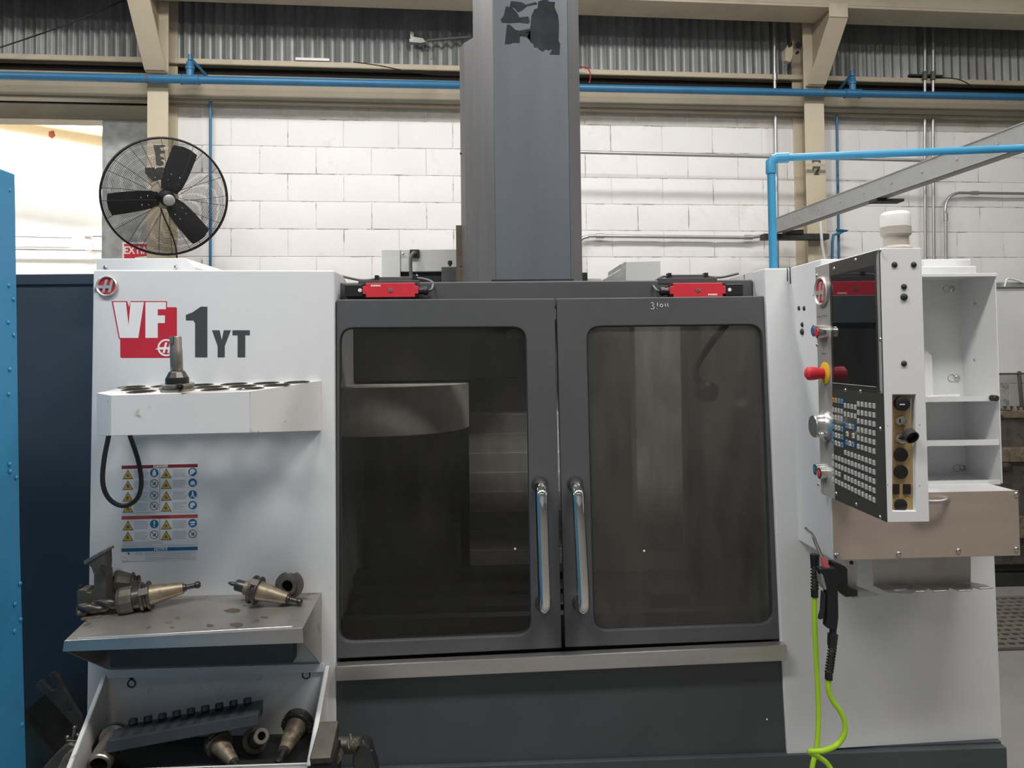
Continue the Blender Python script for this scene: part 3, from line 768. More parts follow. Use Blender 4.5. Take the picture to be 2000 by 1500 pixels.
lb(1945, 2120, 876, 900, 'compound_slide', 'tool_brown', off=-0.15)
lb(1950, 2110, 900, 1010, 'apron', 'cast', off=-0.1)
lb(1940, 2500, 1010, 1040, 'bed_way', 'tool_brown', off=-0.12)
lb(1940, 2500, 1040, 1090, 'bed', 'cast', off=-0.05, dy=0.35)
lb(1962, 1978, 800, 803, 'toolpost_clamp', 'cast', off=-0.1)
for x in (1963, 1976, 1989, 2000):
    a = P(x, 803, YL-0.05); MB().tube([a, a+V((0, 0, 0.035))], 0.006, 6).build('clamp_bolt', 'tool_dark', t)
    MB().tube([a+V((0, 0, 0.022)), a+V((0, 0, 0.037))], 0.0105, 6).build('bolt_head', 'tool_dark', t)
a = P(1961, 912, YL-0.16); MB().lathe([(0.03, 0), (0.035, 0.02), (0.025, 0.05), (0.01, 0.055)], a, (0, -1, 0), 14).build('dial', 'tool_dark', t, smooth=40)
MB().tube([P(1952, 812, YL-0.12), P(1962, 818, YL-0.12)], 0.012, 8).build('handle_stub', 'tool_dark', t)
lb(2250, 2480, 830, 1010, 'headstock', 'grey_white', off=-0.1, dy=0.35, bev=0.02)
a = P(2010, 1090, YL); MB().box(P(1930, 1090, YL).x, a.x+1.6, YL, YL+0.35, 0.1, a.z).build('pedestal', 'inner_dark', t, bevel=0.01)
MB().box(P(1935, 1090, YL).x-0.05, a.x+1.65, YL-0.02, YL+0.38, 0.0, 0.1).build('drip_foot', 'inner_dark', t, bevel=0.01)
# ================================================================ MILLING MACHINE
mach = thing('milling_machine', 'white and charcoal enclosed milling machine with two windowed doors', 'machine', (0.0, 0.5, 0.0))
YPF = -0.012
def face(pix, Y, th, name, m, parent, bevel=0.0, smooth=0):
    return MB().prism([P(x, y, Y) for x, y in pix], (0, th, 0)).build(name, m, parent, bevel=bevel, smooth=smooth)
ZB = 0.0
# --- left front panel
pl0 = P(182, 527, YPF); pl1 = P(653, 528, YPF); plb = P(655, 1500, YPF); pla = P(168, 1500, YPF)
left_panel = MB().hexa([V((pla.x-0.004, YPF, 0.12)), V((plb.x+0.002, YPF, 0.12)), V((plb.x+0.002, 0.1, 0.12)), V((pla.x-0.004, 0.1, 0.12)),
                        pl0, pl1, V((pl1.x, 0.1, pl1.z)), V((pl0.x, 0.1, pl0.z))]).build('left_panel', 'white', mach, bevel=0.004)
MB().prism([V((pl1.x-0.004, y, z)) for y, z in [(0.1, pl1.z), (0.22, pl1.z-0.03), (0.22, pl1.z-0.16), (0.1, pl1.z-0.16)]], (0.006, 0, 0)).build('panel_return', 'white', mach)
# enclosure behind
xl = pl0.x+0.02; xr = P(1940, 600, 0.05).x
ztop = pl0.z-0.004
MB().box(xl, pl1.x-0.05, 0.1, 1.9, 0.15, ztop-0.02).build('left_enclosure', 'white', mach, bevel=0.004)
cpz0 = P(200, 523, 0.25).z; cpz1 = P(200, 505, 0.25).z
cx0 = P(188, 515, 0.25).x; cx1 = P(362, 515, 0.25).x; cx2 = P(381, 515, 0.25).x
MB().prism([(cx0, 0.25, ztop-0.02), (cx2, 0.25, ztop-0.02), (cx2, 0.25, cpz0), (cx1, 0.25, cpz1), (cx0, 0.25, cpz1)], (0, 0.7, 0)).build('top_cap', 'white', mach, bevel=0.002)
for x in (205, 343):
    MB().dome(P(x, 521.5, 0.247), (0, -1, 0), 0.006, n=8).build('cap_screw', 'screw', mach)
# --- right post, control box
zt = P(1520, 524, YPF).z
rp = [P(1499, 524, YPF), P(1538, 523, YPF), P(1568, 1285, YPF), P(1526, 1285, YPF)]
xin_t = P(1494, 585, YPF).x; xin_b = P(1527, 1285, YPF).x
xpr = P(1540, 560, YPF).x
MB().prism([V((xin_t, YPF, zt)), V((xpr+0.05, YPF, zt)), V((P(1600, 1500, YPF).x, YPF, 0.3)), V((P(1543, 1500, YPF).x, YPF, 0.3)), V((xin_b, YPF, P(1527, 1285, YPF).z))], (0, 0.10, 0)).build('right_post', 'white', mach, bevel=0.003)
MB().prism([V((xin_t, y, z)) for y, z in [(0.085, zt), (0.32, zt), (0.32, zt-0.12), (0.085, zt-0.12)]], (0.008, 0, 0)).build('panel_return', 'white', mach)
MB().box(xin_t-0.001, xin_t+0.010, 0.16, 0.163, zt-0.12, zt).build('return_seam', 'rubber', mach)
MB().box(xpr+0.1, xr, 0.1, 1.9, 0.15, zt-0.02).build('right_enclosure', 'white', mach, bevel=0.004)
# control box: left face from the post forward to YF
YF = -0.235
bxl_t = P(1603, 506, YF); bxl_b = P(1628, 1095, YF)
zbt = bxl_t.z; zbb = bxl_b.z
xa_t = bxl_t.x; xa_b = bxl_b.x
xs1 = P(1745, 700, YF).x
MB().hexa([V((xa_b, YF, zbb)), V((xs1, YF, zbb)), V((xs1, 0.1, zbb)), V((xa_b, 0.1, zbb)),
           V((xa_t, YF, zbt)), V((xs1, YF, zbt)), V((xs1, 0.1, zbt)), V((xa_t, 0.1, zbt))]).build('control_box', 'white', mach, bevel=0.003)
MB().box(xa_t-0.002, xa_t+0.012, YPF-0.02, YPF-0.017, zt-0.05, zt).build('box_seam', 'rubber', mach)
sm = P(1538, 540, YPF-0.001); MB().box(sm.x-0.001, sm.x+0.001, YPF-0.001, YPF, zt-0.04, zt).build('post_seam', 'rubber', mach)
for (x, y) in [(1561, 602), (1571, 602), (1567, 634), (1567, 648)]:
    p = PX(x, y, xa_t+(xa_b-xa_t)*0.25-0.001)
    MB().dome(p, (-1, 0, 0), 0.0075 if y < 640 else 0.010, n=10).build('plug', 'rubber', mach, smooth=40)
# --- lower right panel
lr = [P(1548, 1075, 0.02), P(1942, 1080, 0.02), P(1957, 1440, 0.02), P(1545, 1468, -0.01)]
MB().prism([V((lr[0].x, YPF+0.002, lr[0].z+0.1)), V((lr[1].x, 0.02, lr[1].z+0.1)), V((lr[2].x, 0.02, lr[3].z)), V((lr[3].x, YPF+0.002, lr[3].z))], (0, 0.08, 0)).build('lower_right_panel', 'white', mach, bevel=0.003)
zsk = lr[3].z
MB().box(pla.x+0.05, P(1958, 1460, 0.0).x, 0.004, 0.1, 0.02, zsk+0.002).build('base_skirt', 'charcoal_low', mach, bevel=0.003)
MB().box(pla.x+0.06, P(1958, 1460, 0.0).x, -0.02, 0.02, 0.02, zsk-0.004).build('base_skirt', 'charcoal_low', mach, bevel=0.003)
# --- lower centre panel and stainless sill
xdl = P(655, 1300, 0).x; xdr = P(1537, 1280, -0.03).x
zl = P(1090, 1314, -0.035).z
MB().box(xdl, P(1545, 1450, 0).x, -0.004, 0.06, zsk-0.02, zl+0.02).build('lower_panel', 'charcoal_low', mach, bevel=0.002)
face([(655, 1302), (1537, 1260), (1537, 1291), (655, 1331)], -0.04, 0.035, 'sill', 'stainless', mach, bevel=0.003)
# --- header and doors
hz = P(1050, 549, 0.08).z
MB().box(P(660, 560, 0.08).x, P(1470, 560, 0.08).x, 0.08, 0.20, P(1050, 600, 0.08).z, hz).build('header_beam', 'charcoal', mach, bevel=0.004)
MB().box(P(655, 1285, 0.06).x, P(1530, 1250, 0.06).x, 0.05, 0.09, zl+0.005, P(1050, 1200, 0.06).z).build('door_track', 'inner_dark', mach)
def door(outer, inner, hpx, name_label, gl):
    o2 = [(P(x, y, 0).x, P(x, y, 0).z) for x, y in outer]
    i2 = [(P(x, y, 0).x, P(x, y, 0).z) for x, y in inner]
    hole = quad_round(i2, 0.045, 6)
    fr = ((0, 0, 0), (1, 0, 0), (0, 0, 1), (0, -1, 0))
    d = MB().plate(o2, [hole], fr, 0.035).build('door', 'charcoal', mach, bevel=0.0025)
    d['label'] = name_label
    i3 = [(x+(0.004 if x < sum(q[0] for q in i2)/4 else -0.004), z) for x, z in i2]
    gp = quad_round(i3, 0.043, 6)
    MB().prism([V((x, 0.012, z)) for x, z in gp], (0, 0.006, 0)).build('window', gl, d)
    # gasket just inside the opening
    ring = catmull([V((x, 0.009, z)) for x, z in hole], 1, closed=True)
    MB().tube(ring, 0.004, 6, closed=True).build('gasket', 'rubber', d, smooth=60)
    # handle
    (hx, ht, hb, hxb) = hpx
    a = P(hx, ht, 0); b = P(hxb, hb, 0); st = 0.078
    side = 0.008
    path = [a, a+V((0, -st*0.55, 0)), a+V((0, -st*0.9, -0.012)), a+V((0, -st, -0.04)), a*0.5+b*0.5+V((0, -st, 0)), b+V((0, -st, 0.04)), b+V((0, -st*0.9, 0.012)), b+V((0, -st*0.55, 0)), b]
    MB().tube(catmull(path, 5), 0.0188, 16).build('handle', 'chrome', d, smooth=60)
    for q in (a, b): MB().lathe([(0.024, 0.0), (0.024, 0.004), (0.019, 0.006)], q, (0, -1, 0), 18).build('handle_washer', 'rubber', d, smooth=40)
    return d
d1 = door([(657, 585), (1083, 583), (1097, 1266), (657, 1287)], [(663, 640), (1028, 638), (1038, 1241), (662, 1256)], (1054, 945, 1177, 1060), 'charcoal left door with a clearer oily window', 'glass')
d2 = door([(1087, 583), (1493, 578), (1524, 1249), (1104, 1265)], [(1145, 637), (1489, 633), (1511, 1219), (1160, 1233)], (1123, 945, 1178, 1133), 'charcoal right door with a foggy window', 'glass_foggy')
# handwriting on the right door
def stroke(pts):
    return [P(x, y, -0.0012) for x, y in pts]
hw = MB()
for s in ([(1271, 592), (1275, 591), (1277, 594), (1274, 597), (1278, 600), (1276, 604), (1271, 603)], [(1284, 591), (1284, 598)], [(1283, 602), (1284, 603)],
          [(1290, 595), (1293, 594), (1295, 597), (1293, 600), (1290, 599), (1289, 597), (1290, 595)], [(1299, 593), (1300, 599)], [(1304, 592), (1305, 599)]):
    hw.tube(stroke(s), 0.0011, 5)
hw.build('handwriting', 'chalk', d2)
MB().dome(P(1498, 1405, -0.004), (0, -1, 0), 0.003, h=0.001, n=8).build('paint_speck', 'chalk', mach)
for (x, y, d) in ((1006, 1072, d1), (1258, 1076, d2)):
    MB().dome(P(x, y, 0.012), (0, -1, 0), 0.0035, n=8).build('stone_chip', 'chalk', d)
face([(1005, 641), (1021, 641), (1023, 660), (988, 660), (988, 648)], 0.0185, 0.0008, 'window_sticker', 'label_white', d1)
# --- safety interlocks
def interlock(x0, x1, flip):
    # x0..x1 red body in pixels
    Y = 0.035
    s = -1 if flip else 1
    a = P(x0, 553, Y); b = P(x1, 580, Y)
    r = thing_part = MB()
    ch = 0.010
    o2 = [(a.x+ch, b.z), (b.x-ch, b.z), (b.x-ch, b.z+ch), (b.x, b.z+ch), (b.x, a.z-ch), (b.x-ch, a.z-ch), (b.x-ch, a.z), (a.x+ch, a.z), (a.x+ch, a.z-ch), (a.x, a.z-ch), (a.x, b.z+ch), (a.x+ch, b.z+ch)]
    body = MB().prism([V((x, Y, z)) for x, z in o2], (0, 0.04, 0)).build('interlock_switch', 'red', mach, bevel=0.0015)
    body['label'] = 'red safety interlock on the %s of the header' % ('right' if flip else 'left')
    for cx, cz in ((a.x+.006, b.z+.006), (b.x-.006, b.z+.006), (a.x+.006, a.z-.006), (b.x-.006, a.z-.006)):
        MB().lathe([(0.0055, 0), (0.0055, 0.03)], (cx, Y+0.036, cz), (0, -1, 0), 8).build('corner_screw', 'rubber', body)
    zc = (a.z+b.z)/2; xc = (a.x+b.x)/2
    MB().lathe([(0.0065, 0), (0.0065, 0.002), (0.003, 0.0025)], (xc, Y, zc), (0, -1, 0), 12).build('key_screw', 'screw', body)
    MB().box(xc-0.002, xc+0.002, Y-0.003, Y, zc-0.001, zc+0.001).build('screw_slot', 'rubber', body)
    tx = xc-0.045 if not flip else xc+0.045; tz = a.z-0.008 if not flip else b.z+0.008
    pr = MB()
    for k in range(6): pr.box(tx-0.014+k*0.005, tx-0.0105+k*0.005, Y-0.0006, Y, tz-0.0025, tz+0.0025)
    pr.build('maker_print', 'white_decal', body)
    # black actuator head on the outer side
    hx0, hx1 = ((b.x, b.x+0.055) if flip else (a.x-0.055, a.x))
    MB().box(hx0, hx1, Y, Y+0.045, b.z+0.003, a.z-0.004).build('actuator_head', 'black', body, bevel=0.002)
    MB().lathe([(0.006, 0), (0.005, 0.001)], ((hx0+0.012 if flip else hx1-0.008), Y, zc), (0, -1, 0), 10).build('white_plug', 'white_decal', body)
    # gland and cable
    gx = a.x if flip else b.x
    MB().lathe([(0.011, 0), (0.011, 0.014), (0.0135, 0.015), (0.0135, 0.026), (0.008, 0.03)], (gx, Y+0.02, zc-0.002), (-1, 0, 0) if flip else (1, 0, 0), 12).build('cable_gland', 'black', body, smooth=40)
    sg = -1 if flip else 1
    g0 = V((gx+sg*0.028, Y+0.02, zc-0.002))
    zb2 = P(790, 544, 0.14).z
    bar0 = V((xc-sg*0.055, 0.14, zb2)); bar1 = V((xc+sg*0.065, 0.14, zb2))
    MB().tube(catmull([g0, g0+V((sg*0.012, 0.0, 0.006)), g0+V((sg*0.012, 0.04, 0.03)), bar1+V((sg*0.03, -0.02, -0.004)), bar1], 6), 0.004, 8).build('cable', 'grey_cable', body, smooth=60)
    MB().tube(catmull([bar0, bar0+V((-sg*0.03, 0, -0.004)), bar0+V((-sg*0.06, 0, -0.003)), bar0+V((-sg*0.11, 0.0, 0.008))], 6), 0.004, 8).build('cable', 'grey_cable', body, smooth=60)
    MB().box(min(bar0.x, bar1.x), max(bar0.x, bar1.x), 0.13, 0.15, zb2-0.008, zb2+0.005).build('clip_bar', 'charcoal', body, bevel=0.002)
    for q in (bar0, bar1): MB().box(q.x-0.006, q.x+0.006, 0.125, 0.152, zb2-0.01, zb2+0.010).build('clip', 'black', body, bevel=0.001)
    MB().box(min(bar0.x, bar1.x)-0.05, max(bar0.x, bar1.x)+0.02, 0.078, 0.1, hz-0.012, hz+0.006).build('mount_strip', 'charcoal_low', body, bevel=0.001)
interlock(708, 817, False); interlock(1309, 1418, True)

# --- column cover
def colz(y, Y): return P(1050, y, Y).z
Yc = 0.55; zc0 = hz-0.1; zc1 = 3.6
xs = [P(x, 400, Yc).x for x in (967, 1113)]
xcl = P(928, 400, Yc+0.10).x; xcr = P(1134.5, 400, Yc+0.10).x
x9 = P(899, 300, Yc+0.22).x
pts = [(xs[0], Yc), (xs[1], Yc), (xcr, Yc+0.10), (xcr, Yc+0.6), (xcl, Yc+0.6), (xcl, Yc+0.10)]
MB().prism([(x, y, zc0) for x, y in pts], (0, 0, zc1-zc0)).build('column_cover', 'column', mach, bevel=0.002)
MB().hexa([(xcl-0.0015, Yc+0.0985, zc0), (xs[0]-0.001, Yc-0.001, zc0), (xs[0]-0.001, Yc+0.002, zc0), (xcl, Yc+0.102, zc0),
           (xcl-0.0015, Yc+0.0985, zc1), (xs[0]-0.001, Yc-0.001, zc1), (xs[0]-0.001, Yc+0.002, zc1), (xcl, Yc+0.102, zc1)]).build('bright_side_strip', 'column_steel', mach)
MB().hexa([(xs[1]+0.001, Yc-0.001, zc0), (xcr+0.0015, Yc+0.0985, zc0), (xcr, Yc+0.102, zc0), (xs[1]+0.001, Yc+0.002, zc0),
           (xs[1]+0.001, Yc-0.001, zc1), (xcr+0.0015, Yc+0.0985, zc1), (xcr, Yc+0.102, zc1), (xs[1]+0.001, Yc+0.002, zc1)]).build('bright_side_strip', 'column_steel', mach)
z85 = P(905, 88, Yc+0.22).z
x8 = P(925, 300, Yc+0.15).x
MB().prism([(x9, Yc+0.25, zc0), (x9+0.02, Yc+0.20, zc0), (xcl+0.01, Yc+0.13, zc0), (xcl+0.01, Yc+0.5, zc0), (x9, Yc+0.5, zc0)], (0, 0, z85-zc0)).build('side_cover', 'column_steel', mach, bevel=0.002)
for y in (300, 520, 40): MB().dome(P(900 if y > 100 else 925, y, Yc+0.2), (-0.4, -1, 0), 0.005, n=8).build('cover_screw', 'rubber', mach)
MB().box(P(891, 500, Yc+0.25).x, P(898, 500, Yc+0.25).x+0.01, Yc+0.25, Yc+0.5, zc0, P(893, 440, Yc+0.25).z).build('wiper_plate', 'rust', mach)
MB().box(P(965, 545, Yc).x-0.01, P(1120, 545, Yc).x, Yc-0.004, Yc+0.02, hz-0.03, P(1050, 545.5, Yc).z).build('lower_wiper', 'rubber', mach)
# peeled label on the column face
def blotch(pix):
    return MB().prism([P(x, y, Yc-0.001) for x, y in pix], (0, 0.0012, 0)).build('peeled_label', 'bare', mach)
blotch([(1060, 0), (1068, -4), (1072, 3), (1084, 4), (1083, 14), (1090, 30), (1092, 48), (1091, 80), (1094, 85), (1093, 107), (1073, 106), (1077, 100), (1077, 95), (1072, 99), (1066, 96), (1060, 101), (1055, 98), (1050, 93), (1043, 92), (1042, 86), (1036, 82), (1034, 76), (1030, 73), (1036, 52), (1038, 30), (1044, 18), (1050, 16), (1051, 3), (1057, 1)])
blotch([(988, 12), (995, 14), (998, 2), (1018, 4), (1027, 9), (1046, 4), (1050, 8), (1040, 10), (1030, 12), (1020, 20), (1012, 24), (1004, 15), (1000, 14), (1012, 28), (1014, 34), (1032, 32), (1035, 42), (1032, 46), (1015, 44), (996, 45), (980, 44), (978, 38), (984, 30)])
blotch([(990, 48), (996, 48), (1006, 58), (1014, 60), (1034, 56), (1034, 66), (1016, 70), (1015, 84), (1004, 83), (995, 86), (986, 86)])
blotch([(1015, 66), (1036, 60), (1036, 80), (1028, 72), (1016, 70)])
# --- parts on the machine roof
Yr = 1.0
def rb(x0, x1, y0, y1, nm, m, Y=Yr, dy=0.3, bev=0.003, par=mach):
    a = P(x0, y0, Y); b = P(x1, y1, Y)
    return MB().box(a.x, b.x, Y, Y+dy, b.z, a.z).build(nm, m, par, bevel=bev)
jb = rb(745, 782, 487, 560, 'roof_box', 'grey_white')
rb(782, 900, 487, 530, 'roof_box', 'grey_white', Y=Yr+0.01)
rb(782, 900, 530, 560, 'roof_channel', 'rubber', Y=Yr+0.03)
rb(862, 900, 521, 560, 'roof_block', 'charcoal', Y=Yr-0.1)
a = P(879, 520, Yr-0.05); MB().lathe([(0.005, 0), (0.005, 0.006), (0.010, 0.008), (0.010, 0.022), (0.007, 0.024)], a, (0, 0, 1), 10).build('bleed_screw', 'rubber', mach)
rb(800, 819, 487, 503, 'cable_entry', 'rubber', Y=Yr-0.01, dy=0.03)
MB().tube(catmull([P(811, 494, Yr-0.01), P(808, 494, Yr-0.05), P(803, 502, Yr-0.06), P(802, 520, Yr-0.06), P(804, 560, Yr-0.06)], 6), 0.0075, 10).build('roof_cable', 'grey_cable', mach, smooth=60)
for (x, y) in [(787, 496), (815, 539)]: MB().dome(P(x, y, Yr-0.002), (0, -1, 0), 0.006, n=8).build('box_screw', 'screw', mach)
MB().prism([P(x, y, 0.7) for x, y in [(1222, 511), (1290, 509), (1290, 560), (1222, 560)]], (0, 0.15, 0)).build('roof_wedge', 'grey_white', mach, bevel=0.002)
MB().prism([P(x, y, 0.7) for x, y in [(1212, 516), (1222, 510), (1222, 560), (1180, 560), (1180, 545), (1212, 525)]], (0, 0.3, 0)).build('roof_wedge_slope', 'galv', mach, bevel=0.002)
rb(1135, 1148, 532, 560, 'roof_stop', 'rubber', Y=0.7, dy=0.1); rb(1145, 1175, 543, 560, 'roof_plate', 'grey_white', Y=0.72, dy=0.1)
# --- interior
Yi = 1.15
xi0 = P(657, 900, 0.05).x-0.12; xi1 = P(1523, 900, 0.05).x+0.02
MB().box(xi0, xi1, Yi, Yi+0.03, 0.55, hz-0.02).build('inner_back', 'inner', mach)
MB().box(xi0-0.02, xi0, 0.1, Yi, 0.55, hz-0.02).build('inner_side', 'inner', mach)
MB().box(xi1, xi1+0.02, 0.1, Yi, 0.55, hz-0.02).build('inner_side', 'inner', mach)
MB().box(xi0, xi1, 0.07, Yi, 0.70, 0.72).build('inner_floor', 'inner_dark', mach)
cc = P(745, 800, 0.62); rC = 0.335
zA = P(745, 853, 0.62-rC).z; zB_ = P(745, 757, 0.62-rC).z
MB().lathe([(0.0, zA), (rC, zA), (rC, zB_), (0.0, zB_)], (cc.x, 0.62, 0), (0, 0, 1), 48).build('tool_carousel', 'inner_white', mach, smooth=40)
MB().box(P(690, 760, 0.75).x, P(1010, 760, 0.75).x, 0.6, 1.0, zB_+0.01, hz-0.06).build('spindle_housing', 'inner_dark', mach, bevel=0.01)
MB().box(P(690, 700, 0.85).x, P(896, 700, 0.85).x, 0.85, 0.87, 0.72, zA-0.01).build('splash_sheet', 'inner', mach)
MB().box(P(897, 700, 0.7).x, P(914, 700, 0.7).x, 0.7, 0.75, 0.72, zA).build('guide_post', 'inner_dark', mach)
for k in range(8):
    y0 = 810+38*k; a = P(905, y0, 0.80-0.012*k); b = P(1110, y0+42, 0.80-0.012*k)
    MB().box(a.x, b.x, 0.80-0.012*k, 0.95, b.z, a.z).build('way_cover', 'inner', mach, bevel=0.002)
for k, (y0, Y, h_) in enumerate(((1118, 0.62, 16), (1150, 0.5, 16), (1180, 0.38, 16))):
    a = P(690, y0, Y); b = P(1150, y0+h_, Y)
    MB().box(a.x, b.x, Y-0.05, Y+0.06, b.z, a.z).build('table_rail', 'inner_dark', mach, bevel=0.003)
zt_ = P(900, 1195, 0.4).z
MB().box(P(700, 1100, 0.5).x, P(1180, 1100, 0.5).x, 0.3, 0.75, zt_-0.07, zt_).build('table', 'cast', mach, bevel=0.004)
a = P(1383, 765, 0.22)
MB().lathe([(0.02, 0.02), (0.036, 0.0), (0.038, -0.05), (0.02, -0.07)], a, (0, -1, 0), 24).build('work_lamp', 'black', mach, smooth=40)
MB().tube(catmull([P(1425, 625, 0.3), P(1405, 650, 0.3), P(1375, 690, 0.28), P(1358, 725, 0.27), P(1372, 758, 0.27)], 6), 0.012, 10).build('work_lamp_neck', 'black', mach, smooth=60)
a = P(1270, 1156, 0.30); b = P(1345, 1185, 0.30)
MB().box(a.x, b.x, 0.28, 0.55, b.z, a.z).build('table_block', 'inner_dark', mach, bevel=0.003)
MB().box(P(1240, 700, 0.8).x, P(1330, 700, 0.8).x, 0.8, 0.9, 0.9, hz-0.1).build('inner_pillar', 'inner_white', mach, bevel=0.005)

# --- emblem (ring, red disc, slanted H with a pointed left bar)
def emblem(parent, c, ux, uy, R, name, flat=False):
    ux = V(ux).normalized(); uy = V(uy).normalized(); n = ux.cross(uy).normalized(); c = V(c)
    k = 0.4 if flat else 1.0
    ringm = 'white_decal' if flat else 'tool_steel_light'
    def q(x, y, h): return c+ux*x*R+uy*y*R+n*h*k
    root = MB().prism([q(cos(2*pi*i/28)*0.92, sin(2*pi*i/28)*0.92, 0) for i in range(28)], n*(0.0006 if flat else 0.003)).build(name, 'red_decal', parent)
    rr = MB(); prof = [(0.80, 0.0), (0.80, 0.006), (0.9, 0.009), (1.0, 0.006), (1.0, 0.0)]
    if flat: prof = [(0.80, 0.0), (0.80, 0.0012), (1.0, 0.0012), (1.0, 0.0)]
    vs = []; fs = []; N_ = 32
    for (r, h) in prof:
        for i in range(N_): vs.append(c+(ux*cos(2*pi*i/N_)+uy*sin(2*pi*i/N_))*r*R+n*h)
    for i in range(len(prof)-1):
        for j in range(N_): j2 = (j+1) % N_; fs.append((i*N_+j, i*N_+j2, (i+1)*N_+j2, (i+1)*N_+j))
    rr.add(vs, fs).build('ring', ringm, root, smooth=40)
    h = 0.0012 if flat else 0.006
    lt = MB()
    lt.prism([q(-0.42, -0.62, 0.0005), q(-0.18, -0.62, 0.0005), q(0.12, 0.62, 0.0005), q(-0.12, 0.62, 0.0005)], n*h)
    lt.prism([q(0.12, -0.62, 0.0005), q(0.36, -0.62, 0.0005), q(0.66, 0.62, 0.0005), q(0.42, 0.62, 0.0005)], n*h)
    lt.prism([q(-1.28, -0.22, 0.0005), q(0.35, -0.22, 0.0005), q(0.42, 0.06, 0.0005), q(-0.78, 0.06, 0.0005)], n*(h*1.01))
    lt.build('letter', ringm, root)
    return root
MT['tool_steel_light'] = mat('satin_emblem_metal', (0.62, 0.60, 0.58), 0.35, 0.6)
s_px = 2.25/FPX
emblem(left_panel, P(210, 559, YPF-0.001), (1, 0, 0), (0, 0, 1), 0.0315, 'emblem')
# decal
def dec(pix, m, off, name='decal', par=left_panel, th=0.0005):
    return MB().prism([P(x, y, YPF-0.0004-off) for x, y in pix], (0, th, 0)).build(name, m, par)
dec([(234, 600), (344, 600), (345.5, 602), (345.5, 698), (343, 699), (237, 699), (235, 697)], 'red_decal', 0.0)
dec([(218, 588), (248, 588), (252, 600), (255, 588), (326, 588), (326, 600), (331, 606), (272, 662), (235, 663), (232, 661)], 'red_decal', 0.0002)
dec([(221, 590), (246, 590), (251, 636), (255, 590), (281, 590), (270, 660), (234, 660)], 'white_decal', 0.0006, 'letter')
dec([(284, 590), (324, 590), (324, 604), (308, 604), (308, 616), (322, 616), (322, 631), (308, 631), (308, 660), (284, 660)], 'white_decal', 0.0006, 'letter')
dec([(363, 615), (376, 610), (392, 599), (405, 599), (405, 698), (381, 698), (381, 632), (378, 626), (363, 626)], 'dark_decal', 0.0, 'letter')
dec([(414, 645), (429, 645), (433, 664), (437, 645), (451, 645), (439, 676), (439, 698), (425, 698), (425, 676)], 'dark_decal', 0.0, 'letter')
dec([(454, 645), (488, 645), (488, 655), (479, 655), (479, 698), (464, 698), (464, 655), (454, 655)], 'dark_decal', 0.0, 'letter')
emblem(left_panel, P(325, 679, YPF-0.0008), (1, 0, 0), (0, 0, 1), 0.0255, 'decal_emblem', True)
# --- warning label
wl = MB().prism([P(x, y, YPF-0.0012) for x, y in [(237, 909), (386.5, 905.5), (386.5, 1092), (237, 1097)]], (0, 0.001, 0)).build('warning_label', 'label_white', mach)
def ly(x, y): return y+(x-237)*(-0.0234)
def lq(x0, x1, y0, y1, m, nm, off=0.0002):
    return MB().prism([P(x, ly(x, y), YPF-0.0012-off) for x, y in [(x0, y0), (x1, y0), (x1, y1), (x0, y1)]], (0, 0.0003, 0)).build(nm, m, wl)
MT['band_red'] = mat('label_dark_red', (0.20, 0.018, 0.02), 0.5); MT['band_or'] = mat('label_orange_red', (0.42, 0.07, 0.04), 0.5)
lq(237.5, 386, 909.5, 916, 'band_red', 'red_band'); lq(237.5, 386, 1008, 1015, 'band_or', 'orange_band'); lq(237, 386, 1071, 1078, 'sign_blue', 'blue_band')
for s, y, m in (('DANGER', 912.8, 'white_decal'), ('WARNING', 1011.4, 'band_red'), ('NOTICE', 1074.4, 'white_decal')):
    text('heading', s, 0.0105, P(314, ly(314, y), YPF-0.0016), (1, 0, 0.0234), (0, 0, 1), m, wl, 1.0)
lns = MB(); ln2 = MB()
def bars(mb, x0, x1, ys, jit=True):
    for i, y in enumerate(ys):
        e = x1-(random.random()*0.35*(x1-x0) if (i % 3 == 2) else random.random()*4)
        mb.prism([P(x, ly(x, yy), YPF-0.0014) for x, yy in [(x0, y), (e, y), (e, y+1.0), (x0, y+1.0)]], (0, 0.0002, 0))
